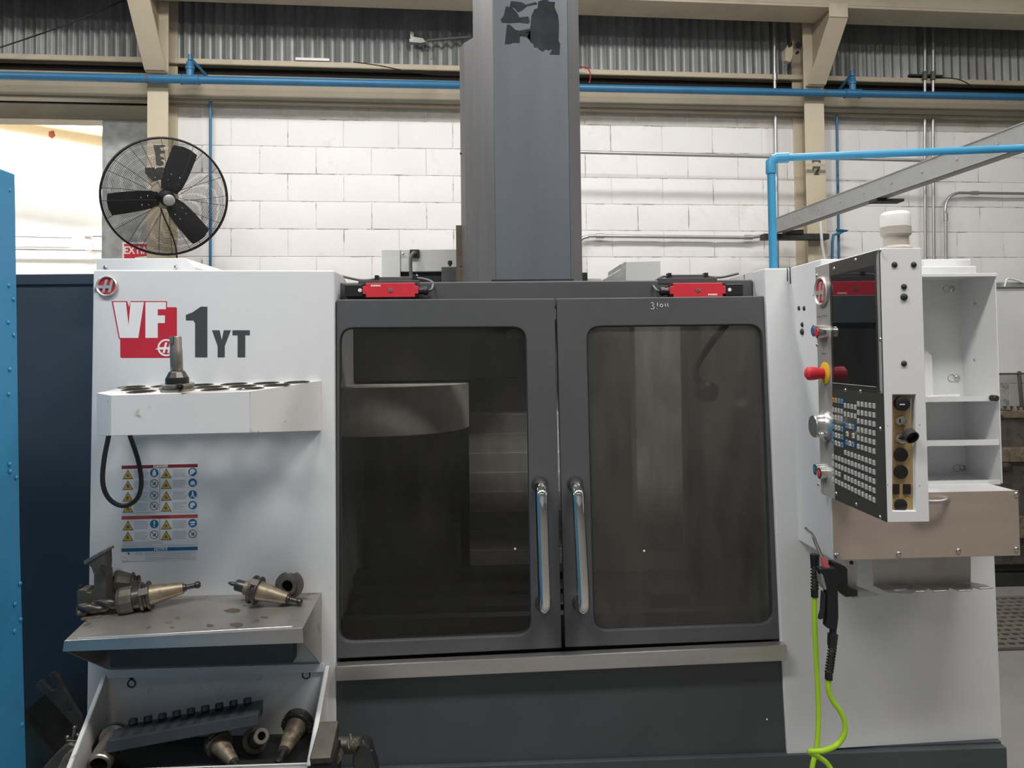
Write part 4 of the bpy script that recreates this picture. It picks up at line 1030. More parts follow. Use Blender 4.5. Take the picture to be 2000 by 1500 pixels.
for r, y in enumerate((918, 939, 962, 983, 1018, 1039)):
    for c in (0, 1):
        tx = 238+75*c; yy = y-1
        MB().prism([P(x, ly(x, q), YPF-0.0015) for x, q in [(tx+1, yy+19), (tx+22.5, yy+19), (tx+11.7, yy)]], (0, 0.0003, 0)).build('hazard_triangle_rim', 'print_dark', wl)
        MB().prism([P(x, ly(x, q), YPF-0.0018) for x, q in [(tx+3.2, yy+17.6), (tx+20.3, yy+17.6), (tx+11.7, yy+3)]], (0, 0.0003, 0)).build('hazard_triangle', 'hazard', wl)
        rnd = random.Random(r*2+c)
        MB().prism([P(x, ly(x, q), YPF-0.0020) for x, q in [(tx+9+rnd.uniform(-2, 1), yy+15), (tx+14+rnd.uniform(-1, 2), yy+15), (tx+13, yy+10+rnd.uniform(-2, 2)), (tx+11, yy+7+rnd.uniform(0, 3)), (tx+9, yy+11)]], (0, 0.0002, 0)).build('pictogram', 'print_dark', wl)
        cx, cy = tx+63.2, yy+8
        blue = (r, c) in ((0, 0), (0, 1), (1, 1), (2, 1), (3, 1), (4, 0), (4, 1))
        cp = lambda R_, off: [P(cx+R_*cos(2*pi*i/18), ly(cx, cy+R_*sin(2*pi*i/18)), YPF-off) for i in range(18)]
        MB().prism(cp(8.4, 0.0015), (0, 0.0003, 0)).build('disc', 'sign_blue' if blue else 'print_dark', wl)
        if not blue:
            MB().prism(cp(7.0, 0.0018), (0, 0.0003, 0)).build('disc_inner', 'label_white', wl)
            MB().prism([P(x, ly(x, q), YPF-0.0020) for x, q in [(cx-5.5, cy-4.5), (cx-4.5, cy-5.5), (cx+5.5, cy+4.5), (cx+4.5, cy+5.5)]], (0, 0.0002, 0)).build('slash', 'print_dark', wl)
            MB().prism([P(x, ly(x, q), YPF-0.0021) for x, q in [(cx-3, cy+3), (cx-1, cy-1), (cx+3, cy-4), (cx+3.5, cy-1), (cx+1, cy+3)]], (0, 0.0002, 0)).build('pictogram', 'print_dark', wl)
        else:
            shp = {(4, 0): [[(-1.5, -6), (1.5, -6), (0.9, 2), (-0.9, 2)], [(-1.2, 3.2), (1.2, 3.2), (1.2, 5.6), (-1.2, 5.6)]],
                   (0, 0): [[(-3.5, 6), (3.5, 6), (3.5, 0), (1, -6), (-1, -6), (-3.5, 0)]],
                   (0, 1): [[(-6, 4), (-5, -4), (-1, -6.5), (4, -4), (6, -1), (0, 4), (-3, 6)]],
                   (1, 1): [[(-4.5, 4.5), (4.5, 4.5), (4.5, -1), (2, -3.5), (-2, -3.5), (-4.5, -1)]],
                   (2, 1): [[(-1, -6.5), (1, -6.5), (2, 0), (3, 6), (1.2, 6), (0, 1), (-3, 6), (-4.5, 6), (-1.6, 0)], [(3.5, 3), (5, 3), (5, 6), (3.5, 6)]],
                   (3, 1): [[(-5.5, 2), (-5, -3), (0, -6), (4, -4), (5, 1), (1.5, 1), (0, 5.5), (-4, 5.5)]],
                   (4, 1): [[(-5, -3), (3, -4), (6, -1), (3, 0.5), (-5, 0)], [(-5, 2), (4, 1.5), (4, 4), (-4, 4.5)]]}[(r, c)]
            for poly in shp:
                MB().prism([P(cx+a_, ly(cx, cy+b_), YPF-0.0019) for a_, b_ in poly], (0, 0.0003, 0)).build('pictogram', 'label_white', wl)
        bars(lns, tx+24, tx+52, [yy+2+2.3*i for i in range(7)])
bars(ln2, 239, 384, (1001, 1003.5)); bars(ln2, 239, 320, (1059, 1062, 1065)); bars(ln2, 238, 300, (1068,)); bars(ln2, 284, 384, (1080, 1083, 1086.5, 1090, 1093)); bars(ln2, 265, 281, (1080, 1083)); bars(ln2, 300, 384, (1067,))
lns.add(ln2.v, ln2.f); lns.build('print_lines', 'print_grey', wl)['kind'] = 'stuff'
lq(311.5, 312.3, 917, 1000, 'print_dark', 'rule'); lq(311.5, 312.3, 1015, 1058, 'print_dark', 'rule')
MB().prism([P(x, y, YPF-0.0016) for x, y in [(248, 1080), (251, 1078.5), (254, 1082), (252, 1084)]], (0, 0.0002, 0)).build('key_sketch', 'sign_blue', wl)
MB().tube([P(x, y, YPF-0.0016) for x, y in [(238, 1086), (246, 1089), (250, 1093), (245, 1096), (238, 1093)]], 0.0006, 4).build('key_sketch', 'print_grey', wl)

# --- upper tool rack (slightly tipped forward)
YR = -0.26
B0 = P(631, 742.5, YPF); 
topf = [P(629, 743, YPF), P(488, 764, YR), P(215, 772, YR), P(188.5, 753, YR+0.07), P(196, 747, YPF)]
# plane through back edge and front edge
o_ = topf[0]; e1 = (topf[4]-topf[0]); n_ = (topf[1]-topf[0]).cross(topf[2]-topf[0]).normalized()
if n_.z < 0: n_ = -n_
def onp(px, py): return PPL(px, py, o_, n_)
corners = [onp(629, 743), onp(488, 764), onp(215, 772), onp(188.5, 753)]
low = [P(627, 841, YPF), P(488, 845, YR), P(217, 851, YR), P(190, 851, YR+0.07)]
low.append(V((low[3].x, YPF, low[3].z)))
corners = [V((q.x, q.y, o_.z-(n_.x*(q.x-o_.x)+n_.y*(q.y-o_.y))/n_.z)) for q in low]
ux = V((1, 0, -n_.x/n_.z)).normalized(); uy = n_.cross(ux).normalized()
to2 = lambda p: ((p-o_).dot(ux), (p-o_).dot(uy))
holes_px = [(257, 751.5), (265, 756), (276, 760), (322, 750.5), (347, 755), (391, 749.8), (408, 753.5), (420, 757), (457, 748), (469, 751.7), (491, 755), (520, 746.5), (541, 750), (582, 744.5)]
rh = 0.0385
# regular grid of pockets: snap to the photo positions
hl = []
for (x, y) in holes_px:
    u, v = to2(onp(x, y)); hl.append((u, v))
outer2 = [to2(c) for c in corners]
# keep holes in three rows that fit the plate
depth = -min(p[1] for p in outer2)
hl = []
for (x, rowk) in [(257, 0), (322, 0), (391, 0), (457, 0), (520, 0), (582, 0), (265, 1), (338, 1), (408, 1), (474, 1), (545, 1), (276, 2), (347, 2), (420, 2), (491, 2)]:
    v = -(0.042+0.073*rowk)
    p = o_+uy*v
    q = onp(x, 750+rowk*4.2); u = to2(q)[0]; hl.append((u, v))
def proj(p):
    d_ = p-EYE; return CX+FPX*d_.dot(_R)/d_.dot(_F)
hl = [h_ for h_ in hl]
pxs = [257, 322, 391, 457, 520, 580, 265, 338, 408, 474, 541, 276, 347, 420, 489]
for i_, (u_, v_) in enumerate(hl):
    for _k in range(12):
        e_ = proj(o_+ux*u_+uy*v_)-pxs[i_]
        u_ -= e_*2.1/FPX
    hl[i_] = (u_, v_)
stand = hl[12]
rr_ = 0.034
ck = MB().plate(outer2, [circ(u, v, rr_, 22) for (u, v) in hl], (o_, ux, uy, n_), 0.002)
rack = ck.build('tool_rack', 'white_worn', mach)
rack['label'] = 'white tool rack plate with round pockets'
for (u, v) in hl:
    c = o_+ux*u+uy*v
    vs = []; fs = []
    prof = [(rr_, 0.0), (rr_+0.003, 0.0006), (rr_+0.003, 0.0016), (rr_-0.002, 0.0016), (rr_-0.002, -0.012), (rr_, -0.012)]
    N_ = 22
    for (r, h) in prof:
        for i in range(N_): vs.append(c+(ux*cos(2*pi*i/N_)+uy*sin(2*pi*i/N_))*r+n_*h)
    for i in range(len(prof)-1):
        for j in range(N_): j2 = (j+1) % N_; fs.append((i*N_+j, i*N_+j2, (i+1)*N_+j2, (i+1)*N_+j))
    MB().add(vs, fs).build('pocket_ring', 'cast', rack, smooth=40)
low_ = [P(627, 841, YPF), P(488, 845, YR), P(216, 851, YR), P(191, 851, YR+0.07)]

ap = MB()
for i in range(4):
    if i == 3: pass
    a, b = corners[i], corners[i+1]; c, d = low[i+1], low[i]
    nn = (b-a).cross(d-a).normalized()*0.002
    ap.hexa([d, c, c+nn, d+nn, a, b, b+nn, a+nn])
ap.build('rack_apron', 'white_worn', rack, bevel=0.0015)
for (x, y) in ((217, 758), (243, 766), (475, 760)):
    p = onp(x, y); MB().dome(p, n_, 0.006, h=0.002, n=10).build('rack_screw', 'screw', rack)
MB().prism([onp(355, 768.2)+n_*0.0003, onp(470, 763.5)+n_*0.0003, onp(500, 760.5)+n_*0.0003, onp(420, 763)+n_*0.0003, onp(340, 766.5)+n_*0.0003], n_*0.0004).build('worn_patch', 'tan_steel', rack)
MB().tube(catmull([P(213, 848, -0.12), P(203, 900, -0.11), P(201, 945, -0.10), P(214, 975, -0.09), P(240, 988, -0.085), P(266, 976, -0.08), P(276, 945, -0.075), P(270, 900, -0.07), P(253, 848, -0.07)], 8), 0.0065, 10).build('looped_cord', 'rubber', rack, smooth=60)
for (x, y, w_, h_) in ((424, 778, 7, 3), (436, 776, 5, 2), (444, 781, 3, 2), (486, 770, 4, 2), (248, 787, 2, 2), (278, 846, 2, 1.5)):
    p = P(x, y, YR-0.0008); s_ = 2.04/FPX
    MB().prism([p+V((w_*s_*a*0.5, 0, h_*s_*b*0.5)) for a, b in ((-1, -0.3), (-0.3, -1), (0.8, -0.7), (1, 0.4), (0.2, 1), (-0.7, 0.6))], (0, 0.001, 0)).build('paint_chip', 'rust', rack)

# --- lower stainless shelf
sb0 = P(628, 1157, YPF); sb1 = P(180, 1168, YPF)
YS = -0.235
sf0 = P(592, 1226, YS); sf1 = P(126, 1251, YS-0.015)
sbl = V((sf1.x+0.0, YPF, 0)); 
zb_ = sb0.z
ln = 0.004
sh = MB().hexa([sf1-V((0, 0, ln)), sf0-V((0, 0, ln)), sb0-V((0, 0, ln)), V((sf1.x, YPF, zb_-ln)), sf1, sf0, sb0, V((sf1.x, YPF, zb_))])
shelf = sh.build('stainless_shelf', 'shelf_steel', mach, bevel=0.002)
l0 = P(593, 1256, YS-0.002); l1 = P(122, 1273, YS-0.017)
MB().hexa([V((l1.x, sf1.y-.003, l1.z)), V((l0.x, sf0.y-.003, l0.z)), V((l0.x, sf0.y, l0.z)), V((l1.x, sf1.y, l1.z)), sf1+V((0, -.003, 0)), sf0+V((0, -.003, 0)), sf0, sf1]).build('front_lip', 'stainless', shelf, bevel=0.003)
MB().tube([sf1+V((0.03, 0.006, 0.001)), sf0+V((-0.03, 0.006, 0.001))], 0.003, 8).build('rolled_bead', 'stainless', shelf, smooth=60)
zk = P(624, 1290, YPF).z
for q, sf, nm in ((sb0, sf0, 1), (V((sf1.x, YPF, zb_)), sf1, -1)):
    lz = l0.z if nm > 0 else l1.z
    pr = [V((sf.x if nm < 0 else sf.x, sf.y, sf.z)), V((q.x, YPF, zb_)), V((q.x, YPF, zk)), V((q.x, YPF-0.02, zk)), V((sf.x, sf.y, lz))]
    MB().prism(pr, (-0.003*nm, 0, 0)).build('side_bracket', 'shelf_steel', shelf, bevel=0.001)
MB().prism([P(595, 1190+28, -0.1)+V((0.0, 0, 0)), P(600, 1190+28, -0.1), P(600, 1230, -0.1), P(595, 1230, -0.1)], (0, 0.001, 0)).build('bracket_tab', 'stainless', shelf)
MB().box(P(215, 1280, -0.06).x, P(572, 1280, -0.06).x, -0.06, YPF-0.001, P(400, 1300, -0.06).z, sb0.z-0.03).build('dark_under_box', 'charcoal_low', shelf, bevel=0.002)  # dark box added to darken the band below the shelf
# stains on the shelf (dried coolant rings)
ne = (sf0-sb0).cross(sf1-sb0).normalized()
if ne.z < 0: ne = -ne
MT['stain'] = mat('dried_coolant', (0.10, 0.082, 0.058), 0.6, 0.2, var=0.25, vscale=40)
for (x, y, a_, b_) in ((435, 1182, 15, 4), (454, 1193, 16, 4.5), (386, 1184, 15, 3), (516, 1206, 8, 2), (462, 1221, 13, 5), (410, 1222, 8, 3), (502, 1212, 5, 2.5), (478, 1183, 4, 1.5), (336, 1226, 4, 1.5), (212, 1228, 6, 2)):
    rnd = random.Random(x)
    pts = []
    for i in range(16):
        t_ = 2*pi*i/16; k_ = rnd.uniform(0.85, 1.1)
        pts.append(PPL(x+a_*cos(t_)*k_, y+b_*sin(t_)*k_, sb0, ne)+ne*0.0003)
    MB().prism(pts, ne*0.0002).build('coolant_stain', 'stain', shelf)

# --- parts bin under the shelf
YBn = -0.27
zf = P(596, 1494, YBn).z; zfl = zf-0.045
xb0 = P(212, 1325, YPF).x; xb1 = P(634, 1300, YPF).x
xf0 = P(136, 1503, YBn).x; xf1 = P(598, 1490, YBn).x
ztb = P(630, 1300, YPF).z
bn = MB().box(xb0, xb1, YPF-0.004, YPF-0.001, zfl-0.03, ztb).build('parts_bin', 'white_worn', mach)
bn['label'] = 'white open parts bin under the shelf'
for xb, xf, s in ((xb0, xf0, -1), (xb1, xf1, 1)):
    MB().prism([V((xb, YPF, ztb)), V((xb, YPF, zfl)), V((xf, YBn, zfl)), V((xf, YBn, zf))], (0.004*s, 0, 0)).build('side_sheet', 'white_worn', bn, bevel=0.001)
    MB().hexa([V((xb, YPF, ztb-0.004)), V((xb+0.014*s, YPF, ztb-0.004)), V((xf+0.014*s, YBn, zf-0.004)), V((xf, YBn, zf-0.004)), V((xb, YPF, ztb)), V((xb+0.014*s, YPF, ztb)), V((xf+0.014*s, YBn, zf)), V((xf, YBn, zf))]).build('side_flange', 'white_worn', bn, bevel=0.001)
MB().hexa([V((xf0, YBn, zfl)), V((xf1, YBn, zfl)), V((xf1, YBn+.004, zfl)), V((xf0, YBn+.004, zfl)), V((xf0, YBn, zf)), V((xf1, YBn, zf)), V((xf1, YBn+.004, zf)), V((xf0, YBn+.004, zf))]).build('front_sheet', 'white_worn', bn)
MB().box(xf0, xf1, YBn, YBn+0.012, zf-0.003, zf).build('front_flange', 'white_worn', bn, bevel=0.001)
MB().hexa([V((xf0, YBn, zfl-0.003)), V((xf1, YBn, zfl-0.003)), V((xb1, YPF, zfl-0.003)), V((xb0, YPF, zfl-0.003)), V((xf0, YBn, zfl)), V((xf1, YBn, zfl)), V((xb1, YPF, zfl)), V((xb0, YPF, zfl))]).build('bin_floor', 'inner_dark', bn)
zh0 = P(400, 1318, YPF-0.006).z
MB().box(xb0, xb1, YPF-0.012, YPF-0.003, zh0, ztb+0.01).build('top_hem', 'white', bn, bevel=0.001)
for x in (257, 598):
    c = P(x, 1335 if x < 400 else 1318, YPF-0.006)
    MB().tube([c+V((0.011*cos(2*pi*i/16), 0, 0.011*sin(2*pi*i/16))) for i in range(16)], 0.0018, 6, closed=True).build('key_ring', 'rubber', bn)
    MB().dome(c+V((0, 0, 0.02)), (0, -1, 0), 0.008, n=10).build('hang_screw', 'rubber', bn, smooth=40)

# --- stainless front box, shelf unit, hanger below
fx1 = P(1989, 1000, YF).x
MB().box(xa_b, fx1, YF-0.002, YF+0.001, P(1800, 1092, YF).z+0.004, P(1980, 958, YF).z).build('front_plate', 'tan_steel', mach, bevel=0.0008)
zb1_ = P(1980, 958, YF).z; zb0_ = P(1800, 1091, YF).z
MB().box(xs1, fx1, YF+0.001, 0.0, zb0_+0.002, zb1_-0.001).build('front_box', 'white', mach, bevel=0.003)
for (x, y) in [(1634, 1085), (1755, 1082), (1872, 1076), (1985, 1073), (1985, 966)]:
    MB().dome(P(x, y, YF-0.002), (0, -1, 0), 0.0075, n=12).build('plate_screw', 'screw', mach, smooth=40)
MB().tube(catmull([P(1795, 975, YF), P(1800, 979, YF-0.03), P(1830, 980, YF-0.032), P(1848, 977, YF-0.025), P(1852, 975, YF)], 6), 0.0065, 10).build('box_pull', 'stainless', mach, smooth=60)
YK = -0.115; ykb = 0.045
kx0 = P(1775, 700, YK).x; kx1 = P(1947, 600, YK).x
kz1 = P(1900, 534, YK).z; kz0 = zb1_-0.002
unit = MB().box(kx0, kx1, ykb, ykb+0.01, kz0, kz1).build('shelf_unit', 'white', mach)
unit['label'] = 'white open shelf unit beside the pendant'
MB().box(kx1-0.003, kx1, YK, ykb, kz0, kz1).build('side_sheet', 'white', unit)
MB().box(kx0, kx0+0.003, YK, ykb, kz0, kz1).build('side_sheet', 'white', unit)
MB().box(kx0, kx1, YK, ykb, kz1-0.003, kz1).build('top_sheet', 'white', unit)
MB().box(kx0, kx1, YK-0.006, YK, kz1-0.010, kz1).build('top_edge', 'white', unit, bevel=0.001)
for y0, y1 in ((774, 784), (859, 870), (938, 947)):
    a = P(1900, y0, YK).z; b = P(1900, y1, YK).z
    s_ = MB().box(kx0, kx1-0.006, YK, YK+0.004, b, a).build('shelf', 'white', unit)
    MB().box(kx0, kx1-0.004, YK+0.004, ykb, b, b+0.003).build('shelf_board', 'white', s_)
p = P(1937, 777, YK-0.001); MB().lathe([(0.009, 0), (0.009, 0.02), (0.007, 0.022)], p, (0, -1, 0), 14).build('rubber_bumper', 'rubber', unit, smooth=40)
for (x, y) in ((1859, 564), (1869, 738), (1880, 914)):
    p = P(x, y, ykb-0.001); MB().dome(p, (0, -1, 0), 0.010, n=14).build('hang_screw', 'screw', unit, smooth=40)
    MB().tube([p+V((-0.018+0.011*cos(2*pi*i/16), 0, 0.011*sin(2*pi*i/16))) for i in range(16)], 0.0012, 5, closed=True).build('key_hole', 'galv', unit)
for (x, y) in ((1905, 594), (1904, 703)):
    MB().dome(PX(x, y, kx1-0.003), (-1, 0, 0), 0.006, n=8).build('side_rivet', 'screw', unit)
p0 = P(1806, 775, 0.0); 
MB().prism([P(1795, 690, 0.02), P(1806, 680, 0.02), P(1820, 696, 0.02), P(1823, 772, 0.02), P(1875, 770, 0.0), P(1875, 774, 0.0), P(1795, 776, 0.02)], (0, 0.003, 0)).build('folded_paper', 'paper', None)
tag(bpy.data.objects['folded_paper'], 'crumpled white paper leaning in the open shelf unit', 'paper')
MB().box(P(1806, 515, 0.2).x, P(1897, 515, 0.2).x, 0.2, 0.7, zt-0.05, P(1850, 506, 0.2).z).build('roof_cap', 'white', mach, bevel=0.003)
MB().box(P(1796, 522, 0.12).x, P(1908, 522, 0.12).x, 0.12, 0.25, zt-0.06, P(1850, 520, 0.12).z).build('roof_cap', 'white', mach, bevel=0.003)
# hanger bracket with hooks
hY = -0.15
hgr = MB().prism([P(1705, 1092, hY), P(1896, 1085, hY), P(1896, 1138, hY), P(1706, 1145, hY)], (0, 0.002, 0)).build('tool_hanger', 'stainless', mach)
za = P(1706, 1145, hY).z
tray = [(1706, 1145), (1738, 1160), (1778, 1162), (1790, 1156), (1806, 1156), (1813, 1150), (1824, 1156), (1850, 1155), (1856, 1149), (1872, 1155), (1898, 1154), (1902, 1148), (1915, 1152), (1938, 1149), (1925, 1143), (1896, 1138)]
MB().prism([PZ(x, y, za) for x, y in tray], (0, 0, 0.002)).build('hook_tray', 'stainless', hgr, bevel=0.0006)
MB().prism([PZ(x, y, za+0.0025) for x, y in [(1742, 1150), (1762, 1142), (1768, 1135), (1774, 1140), (1783, 1144), (1770, 1152), (1748, 1154)]], (0, 0, 0.0004)).build('cut_notch', 'print_grey', hgr)
for (x0, x1, y) in ((1788, 1805, 1156), (1823, 1848, 1155), (1872, 1897, 1154), (1912, 1938, 1149)):
    MB().tube([PZ(x0, y, za+0.001), PZ(x1, y-1, za+0.001)], 0.0025, 8).build('hook_edge', 'stainless', hgr, smooth=60)
gb = MB().prism([P(1648, 1095, hY), P(1674, 1095, hY), P(1674, 1146, hY), P(1648, 1146, hY)], (0, 0.002, 0)).build('gun_bracket', 'stainless', mach)
zc_ = P(1674, 1146, hY).z
MB().prism([PZ(x, y, zc_) for x, y in [(1640, 1146), (1674, 1146), (1719, 1163), (1665, 1169)]], (0, 0, 0.002)).build('bracket_foot', 'stainless', gb)
MB().dome(P(1663, 1099, hY), (0, -1, 0), 0.006).build('bracket_screw', 'rubber', gb)
# ================================================================ CONTROL PENDANT
pA_ = P(1596, 740, -0.25); pB_ = P(1724, 740, -0.60)
zT = P(1724, 485, -0.60).z; zBm = P(1723, 1021, -0.60).z
dS = V((pB_.x-pA_.x, pB_.y-pA_.y, 0)); wS = dS.length; dS.normalize()
nS = V((dS.y, -dS.x, 0))
if nS.x > 0: nS = -nS
tk = abs(P(1806, 740, -0.60).x-pB_.x)
A0 = V((pA_.x, pA_.y, 0))
def S(s, z, h=0.0): return A0+dS*s+nS*h+V((0, 0, z))
def FQ(px, py, h=0.0): return PPL(px, py, A0+nS*h, nS)
pend = thing('control_pendant', 'white control pendant with keypad, screen and beacon on top', 'control panel', S(wS/2, zBm, -tk/2))
def sbox(s0, s1, h0, h1, z0_, z1_):
    return MB().hexa([S(s0, z0_, h0), S(s1, z0_, h0), S(s1, z0_, h1), S(s0, z0_, h1), S(s0, z1_, h0), S(s1, z1_, h0), S(s1, z1_, h1), S(s0, z1_, h1)])
sbox(0, wS-0.016, -tk, -0.002, zBm, zT).build('housing', 'white', pend, bevel=0.002)
# left strip (stainless) and dark overlay
sK = (FQ(1625, 740)-A0).dot(dS)
sbox(0.006, sK, -0.002, 0.0, zBm+0.004, zT-0.003).build('steel_fascia', 'panel_steel', pend)
zK = FQ(1670, 762).z
zS1 = zT-0.03
MT['bezel'] = mat('dark_steel_bezel', (0.10, 0.098, 0.09), 0.3, 0.7, var=0.05)
s1_ = (FQ(1711, 640)-A0).dot(dS); s0_ = (FQ(1626, 640)-A0).dot(dS)
zs0 = FQ(1711, 755).z; zs1 = FQ(1711, 518).z
o2 = [(sK, zK), (wS, zK), (wS, zT-0.003), (sK, zT-0.003)]
h2 = [(s0_, zs0), (s1_, zs0), (s1_, zs1), (s0_, zs1)]
MB().plate(o2, [h2], (A0, dS, (0, 0, 1), nS), 0.002).build('screen_bezel', 'bezel', pend)
sbox(s0_, s1_, -0.0018, -0.001, zs0, zs1).build('screen', 'screen', pend)
kp = sbox(sK, wS, -0.002, 0.0002, zBm+0.001, zK-0.0005).build('keypad', 'keypad', pend)
MB().tube([FQ(1626, 748, 0.001), FQ(1711, 756, 0.001)], 0.0012, 6).build('screen_ledge', 'panel_steel', pend)
MB().prism([S(-0.004, zBm+0.004, -0.03), S(0.006, zBm+0.004, 0.0), S(0.006, zBm+0.004, -0.03)], (0, 0, zT-zBm-0.008)).build('edge_trim', 'white', pend)
# keys
key_src = {}
kdim = (0.0115, 0.0125)
def keymesh(m):
    if m not in key_src:
        mb = MB(); a, b = kdim[0]*0.45, kdim[1]*0.5
        vs = [(-a, -b, 0), (a, -b, 0), (a, b, 0), (-a, b, 0), (-a*.82, -b*.85, .0022), (a*.82, -b*.85, .0022), (a*.82, b*.85, .0022), (-a*.82, b*.85, .0022),
              (-a*.45, -b*.5, .0024), (a*.45, -b*.5, .0024), (a*.45, b*.5, .0024), (-a*.45, b*.5, .0024)]
        fs = [(0, 3, 2, 1), (0, 1, 5, 4), (1, 2, 6, 5), (2, 3, 7, 6), (3, 0, 4, 7), (4, 5, 6, 7), (8, 9, 10, 11)]
        me = bpy.data.meshes.new('key'); me.from_pydata(vs, [], fs)
        me.materials.append(MT[m]); me.materials.append(MT['print_grey'] if m == 'key' else MT['print_dark'])
        me.polygons[6].material_index = 1
        if m in ('key_cream',):
            pass
        key_src[m] = me
    return key_src[m]
Kinv = WM[pend.name].inverted()
def key(p, m='key', w_=1.0):
    o = bpy.data.objects.new('key', keymesh(m)); COL.objects.link(o); o.parent = kp
    R = Matrix((dS, V((0, 0, 1)), nS)).transposed().to_4x4()
    o.matrix_local = Kinv @ (Matrix.Translation(p+nS*0.0004) @ R @ Matrix.Diagonal((w_, 1, 1, 1)))
def krow(a, b, n, cols=None, w_=1.0):
    pa, pb = FQ(*a), FQ(*b)
    for i in range(n):
        key(pa+(pb-pa)*(i/(n-1) if n > 1 else 0), (cols[i] if cols else 'key'), w_)
for k in range(6): krow((1677.5, 789+16.6*k), (1708, 793+17.7*k), 5)
krow((1651.5, 792), (1671.5, 795.5), 4, w_=0.9); krow((1651.5, 808.5), (1671.5, 813), 4, w_=0.9)
krow((1628, 781), (1645, 784), 4, ['key_orange', 'key_orange', 'key_blue', 'key_blue'], 0.9)
krow((1628, 800), (1645, 803.5), 4, w_=0.9); krow((1628, 814.5), (1645, 818), 4, w_=0.9)
for k in range(3): krow((1628, 833+15.3*k), (1645.5, 838+15.6*k), 4, ['key_blue', 'key_cream', 'key_cream', 'key_blue'], 0.9)
krow((1655, 831), (1667, 834), 3, ['key_blue', 'key_cream', 'key_blue']); krow((1656, 847.5), (1667.5, 851), 2, ['key_cream', 'key_cream']); krow((1655, 864), (1667, 868), 3, ['key_blue', 'key_cream', 'key_blue'])
krow((1652, 884), (1708, 904), 9); krow((1628, 891.5), (1708, 922), 13); krow((1628, 906.5), (1708, 940), 13)
krow((1628, 921), (1640.5, 926.5), 3); krow((1652, 932.5), (1708, 958), 9); krow((1628, 937), (1708, 976.5), 13)
# face screws
for (x, y) in [(1595, 538), (1629, 525), (1671, 508), (1719, 489), (1719, 663), (1651, 762), (1680, 764.5), (1719, 837.5), (1718.5, 1010), (1672, 985), (1633, 964), (1595.5, 674), (1598, 946)]:
    MB().dome(FQ(x+0.5, y, 0.0), nS, 0.005, n=10).build('fascia_screw', 'screw', pend, smooth=40)
def knob(px, py, prof, m, nm, par=None, n=20):
    return MB().lathe(prof, FQ(px, py, 0), nS, n).build(nm, m, par or pend, smooth=35)
b_ = knob(1613, 649, [(0.0165, 0), (0.0165, 0.004), (0.0158, 0.024), (0.0135, 0.025)], 'chrome', 'power_button'); knob(1613, 649, [(0.0128, 0.0245), (0.0115, 0.0265), (0.0, 0.027)], 'red', 'button_cap', b_)
b_ = knob(1603, 646, [(0.0165, 0), (0.0165, 0.004), (0.0158, 0.02), (0.0135, 0.021)], 'chrome', 'power_button'); knob(1603, 646, [(0.0128, 0.0205), (0.0115, 0.0225), (0.0, 0.023)], 'sign_blue', 'button_cap', b_)
es = knob(1612, 729, [(0.030, 0.0), (0.030, 0.002), (0.026, 0.004), (0.016, 0.006)], 'yellow', 'emergency_stop')
knob(1612, 729, [(0.0145, 0.004), (0.0145, 0.014), (0.017, 0.026), (0.0185, 0.040), (0.0175, 0.047), (0.012, 0.052), (0.0, 0.054)], 'red', 'stop_button', es)
MT['knob_al'] = mat('turned_aluminium', (0.60, 0.60, 0.60), 0.28, 0.9)
jw = knob(1613.5, 832, [(0.043, 0.0), (0.043, 0.003), (0.036, 0.008), (0.031, 0.016), (0.030, 0.034), (0.028, 0.036)], 'knob_al', 'jog_wheel')
knob(1613.5, 832, [(0.0275, 0.0355), (0.0, 0.0358)], 'grey_cable', 'wheel_face', jw)
pz = FQ(1613.5, 832, 0.036)+V((0, 0, -0.021)); MB().lathe([(0.0055, 0), (0.0055, 0.018), (0.004, 0.02)], pz, nS, 12).build('crank_pin', 'chrome', jw, smooth=40)
for x, y, m, h in ((1612, 924, 'red', 0.017), (1603, 917, 'sign_blue', 0.016)):
    b_ = knob(x, y, [(0.016, 0), (0.016, 0.003), (0.0152, h), (0.0125, h+0.001)], 'chrome', 'cycle_button'); knob(x, y, [(0.012, h+0.0005), (0.0, h+0.003)], m, 'button_cap', b_)
for (x, y) in ((1600, 619), (1611, 617), (1609, 691)):
    mb = MB()
    for k in range(5): mb.add([FQ(x-4+k*1.8, y, 0.0003)+V((0, 0, q)) + dS*e for q, e in ((-.002, 0), (-.002, .003), (.002, .003), (.002, 0))], [(0, 1, 2, 3)])
    mb.build('engraved_caption', 'print_dark', pend)
emblem(pend, FQ(1607, 569, 0.0005), dS, (0, 0, 1), 0.040, 'emblem')
# near side: plate with an opening onto connectors
o_s = S(wS, 0, 0); sd_ = -nS; ns_ = dS
def SD(px, py, off=0.0): return PPL(px, py, o_s+dS*off, dS)
def sd2(px, py): q = SD(px, py)-o_s; return (q.dot(sd_), q.z)
o2 = [(0, zBm), (tk, zBm), (tk, zT), (0, zT)]
h2 = [sd2(1743, 998), sd2(1789, 998), sd2(1789, 771), sd2(1743, 771)]
MB().plate(o2, [h2], (o_s, sd_, (0, 0, 1), ns_), 0.016).build('side_panel', 'white', pend, bevel=0.0015)
cpn = MB().prism([S(wS-0.015, h2[0][1]-0.01, -h2[0][0]+0.006), S(wS-0.015, h2[0][1]-0.01, -h2[1][0]-0.004), S(wS-0.015, h2[2][1]+0.01, -h2[1][0]-0.004), S(wS-0.015, h2[2][1]+0.01, -h2[0][0]+0.006)], dS*0.002).build('connector_plate', 'brass', pend)
def side_disc(x, y, r, m, nm, prof=None, par=cpn, off=-0.013, n=20):
    pr = prof or [(r, 0), (r, 0.004), (r*0.9, 0.005), (0, 0.005)]
    return MB().lathe(pr, SD(x, y, off), dS, n).build(nm, m, par, smooth=40)
R1 = 0.0158
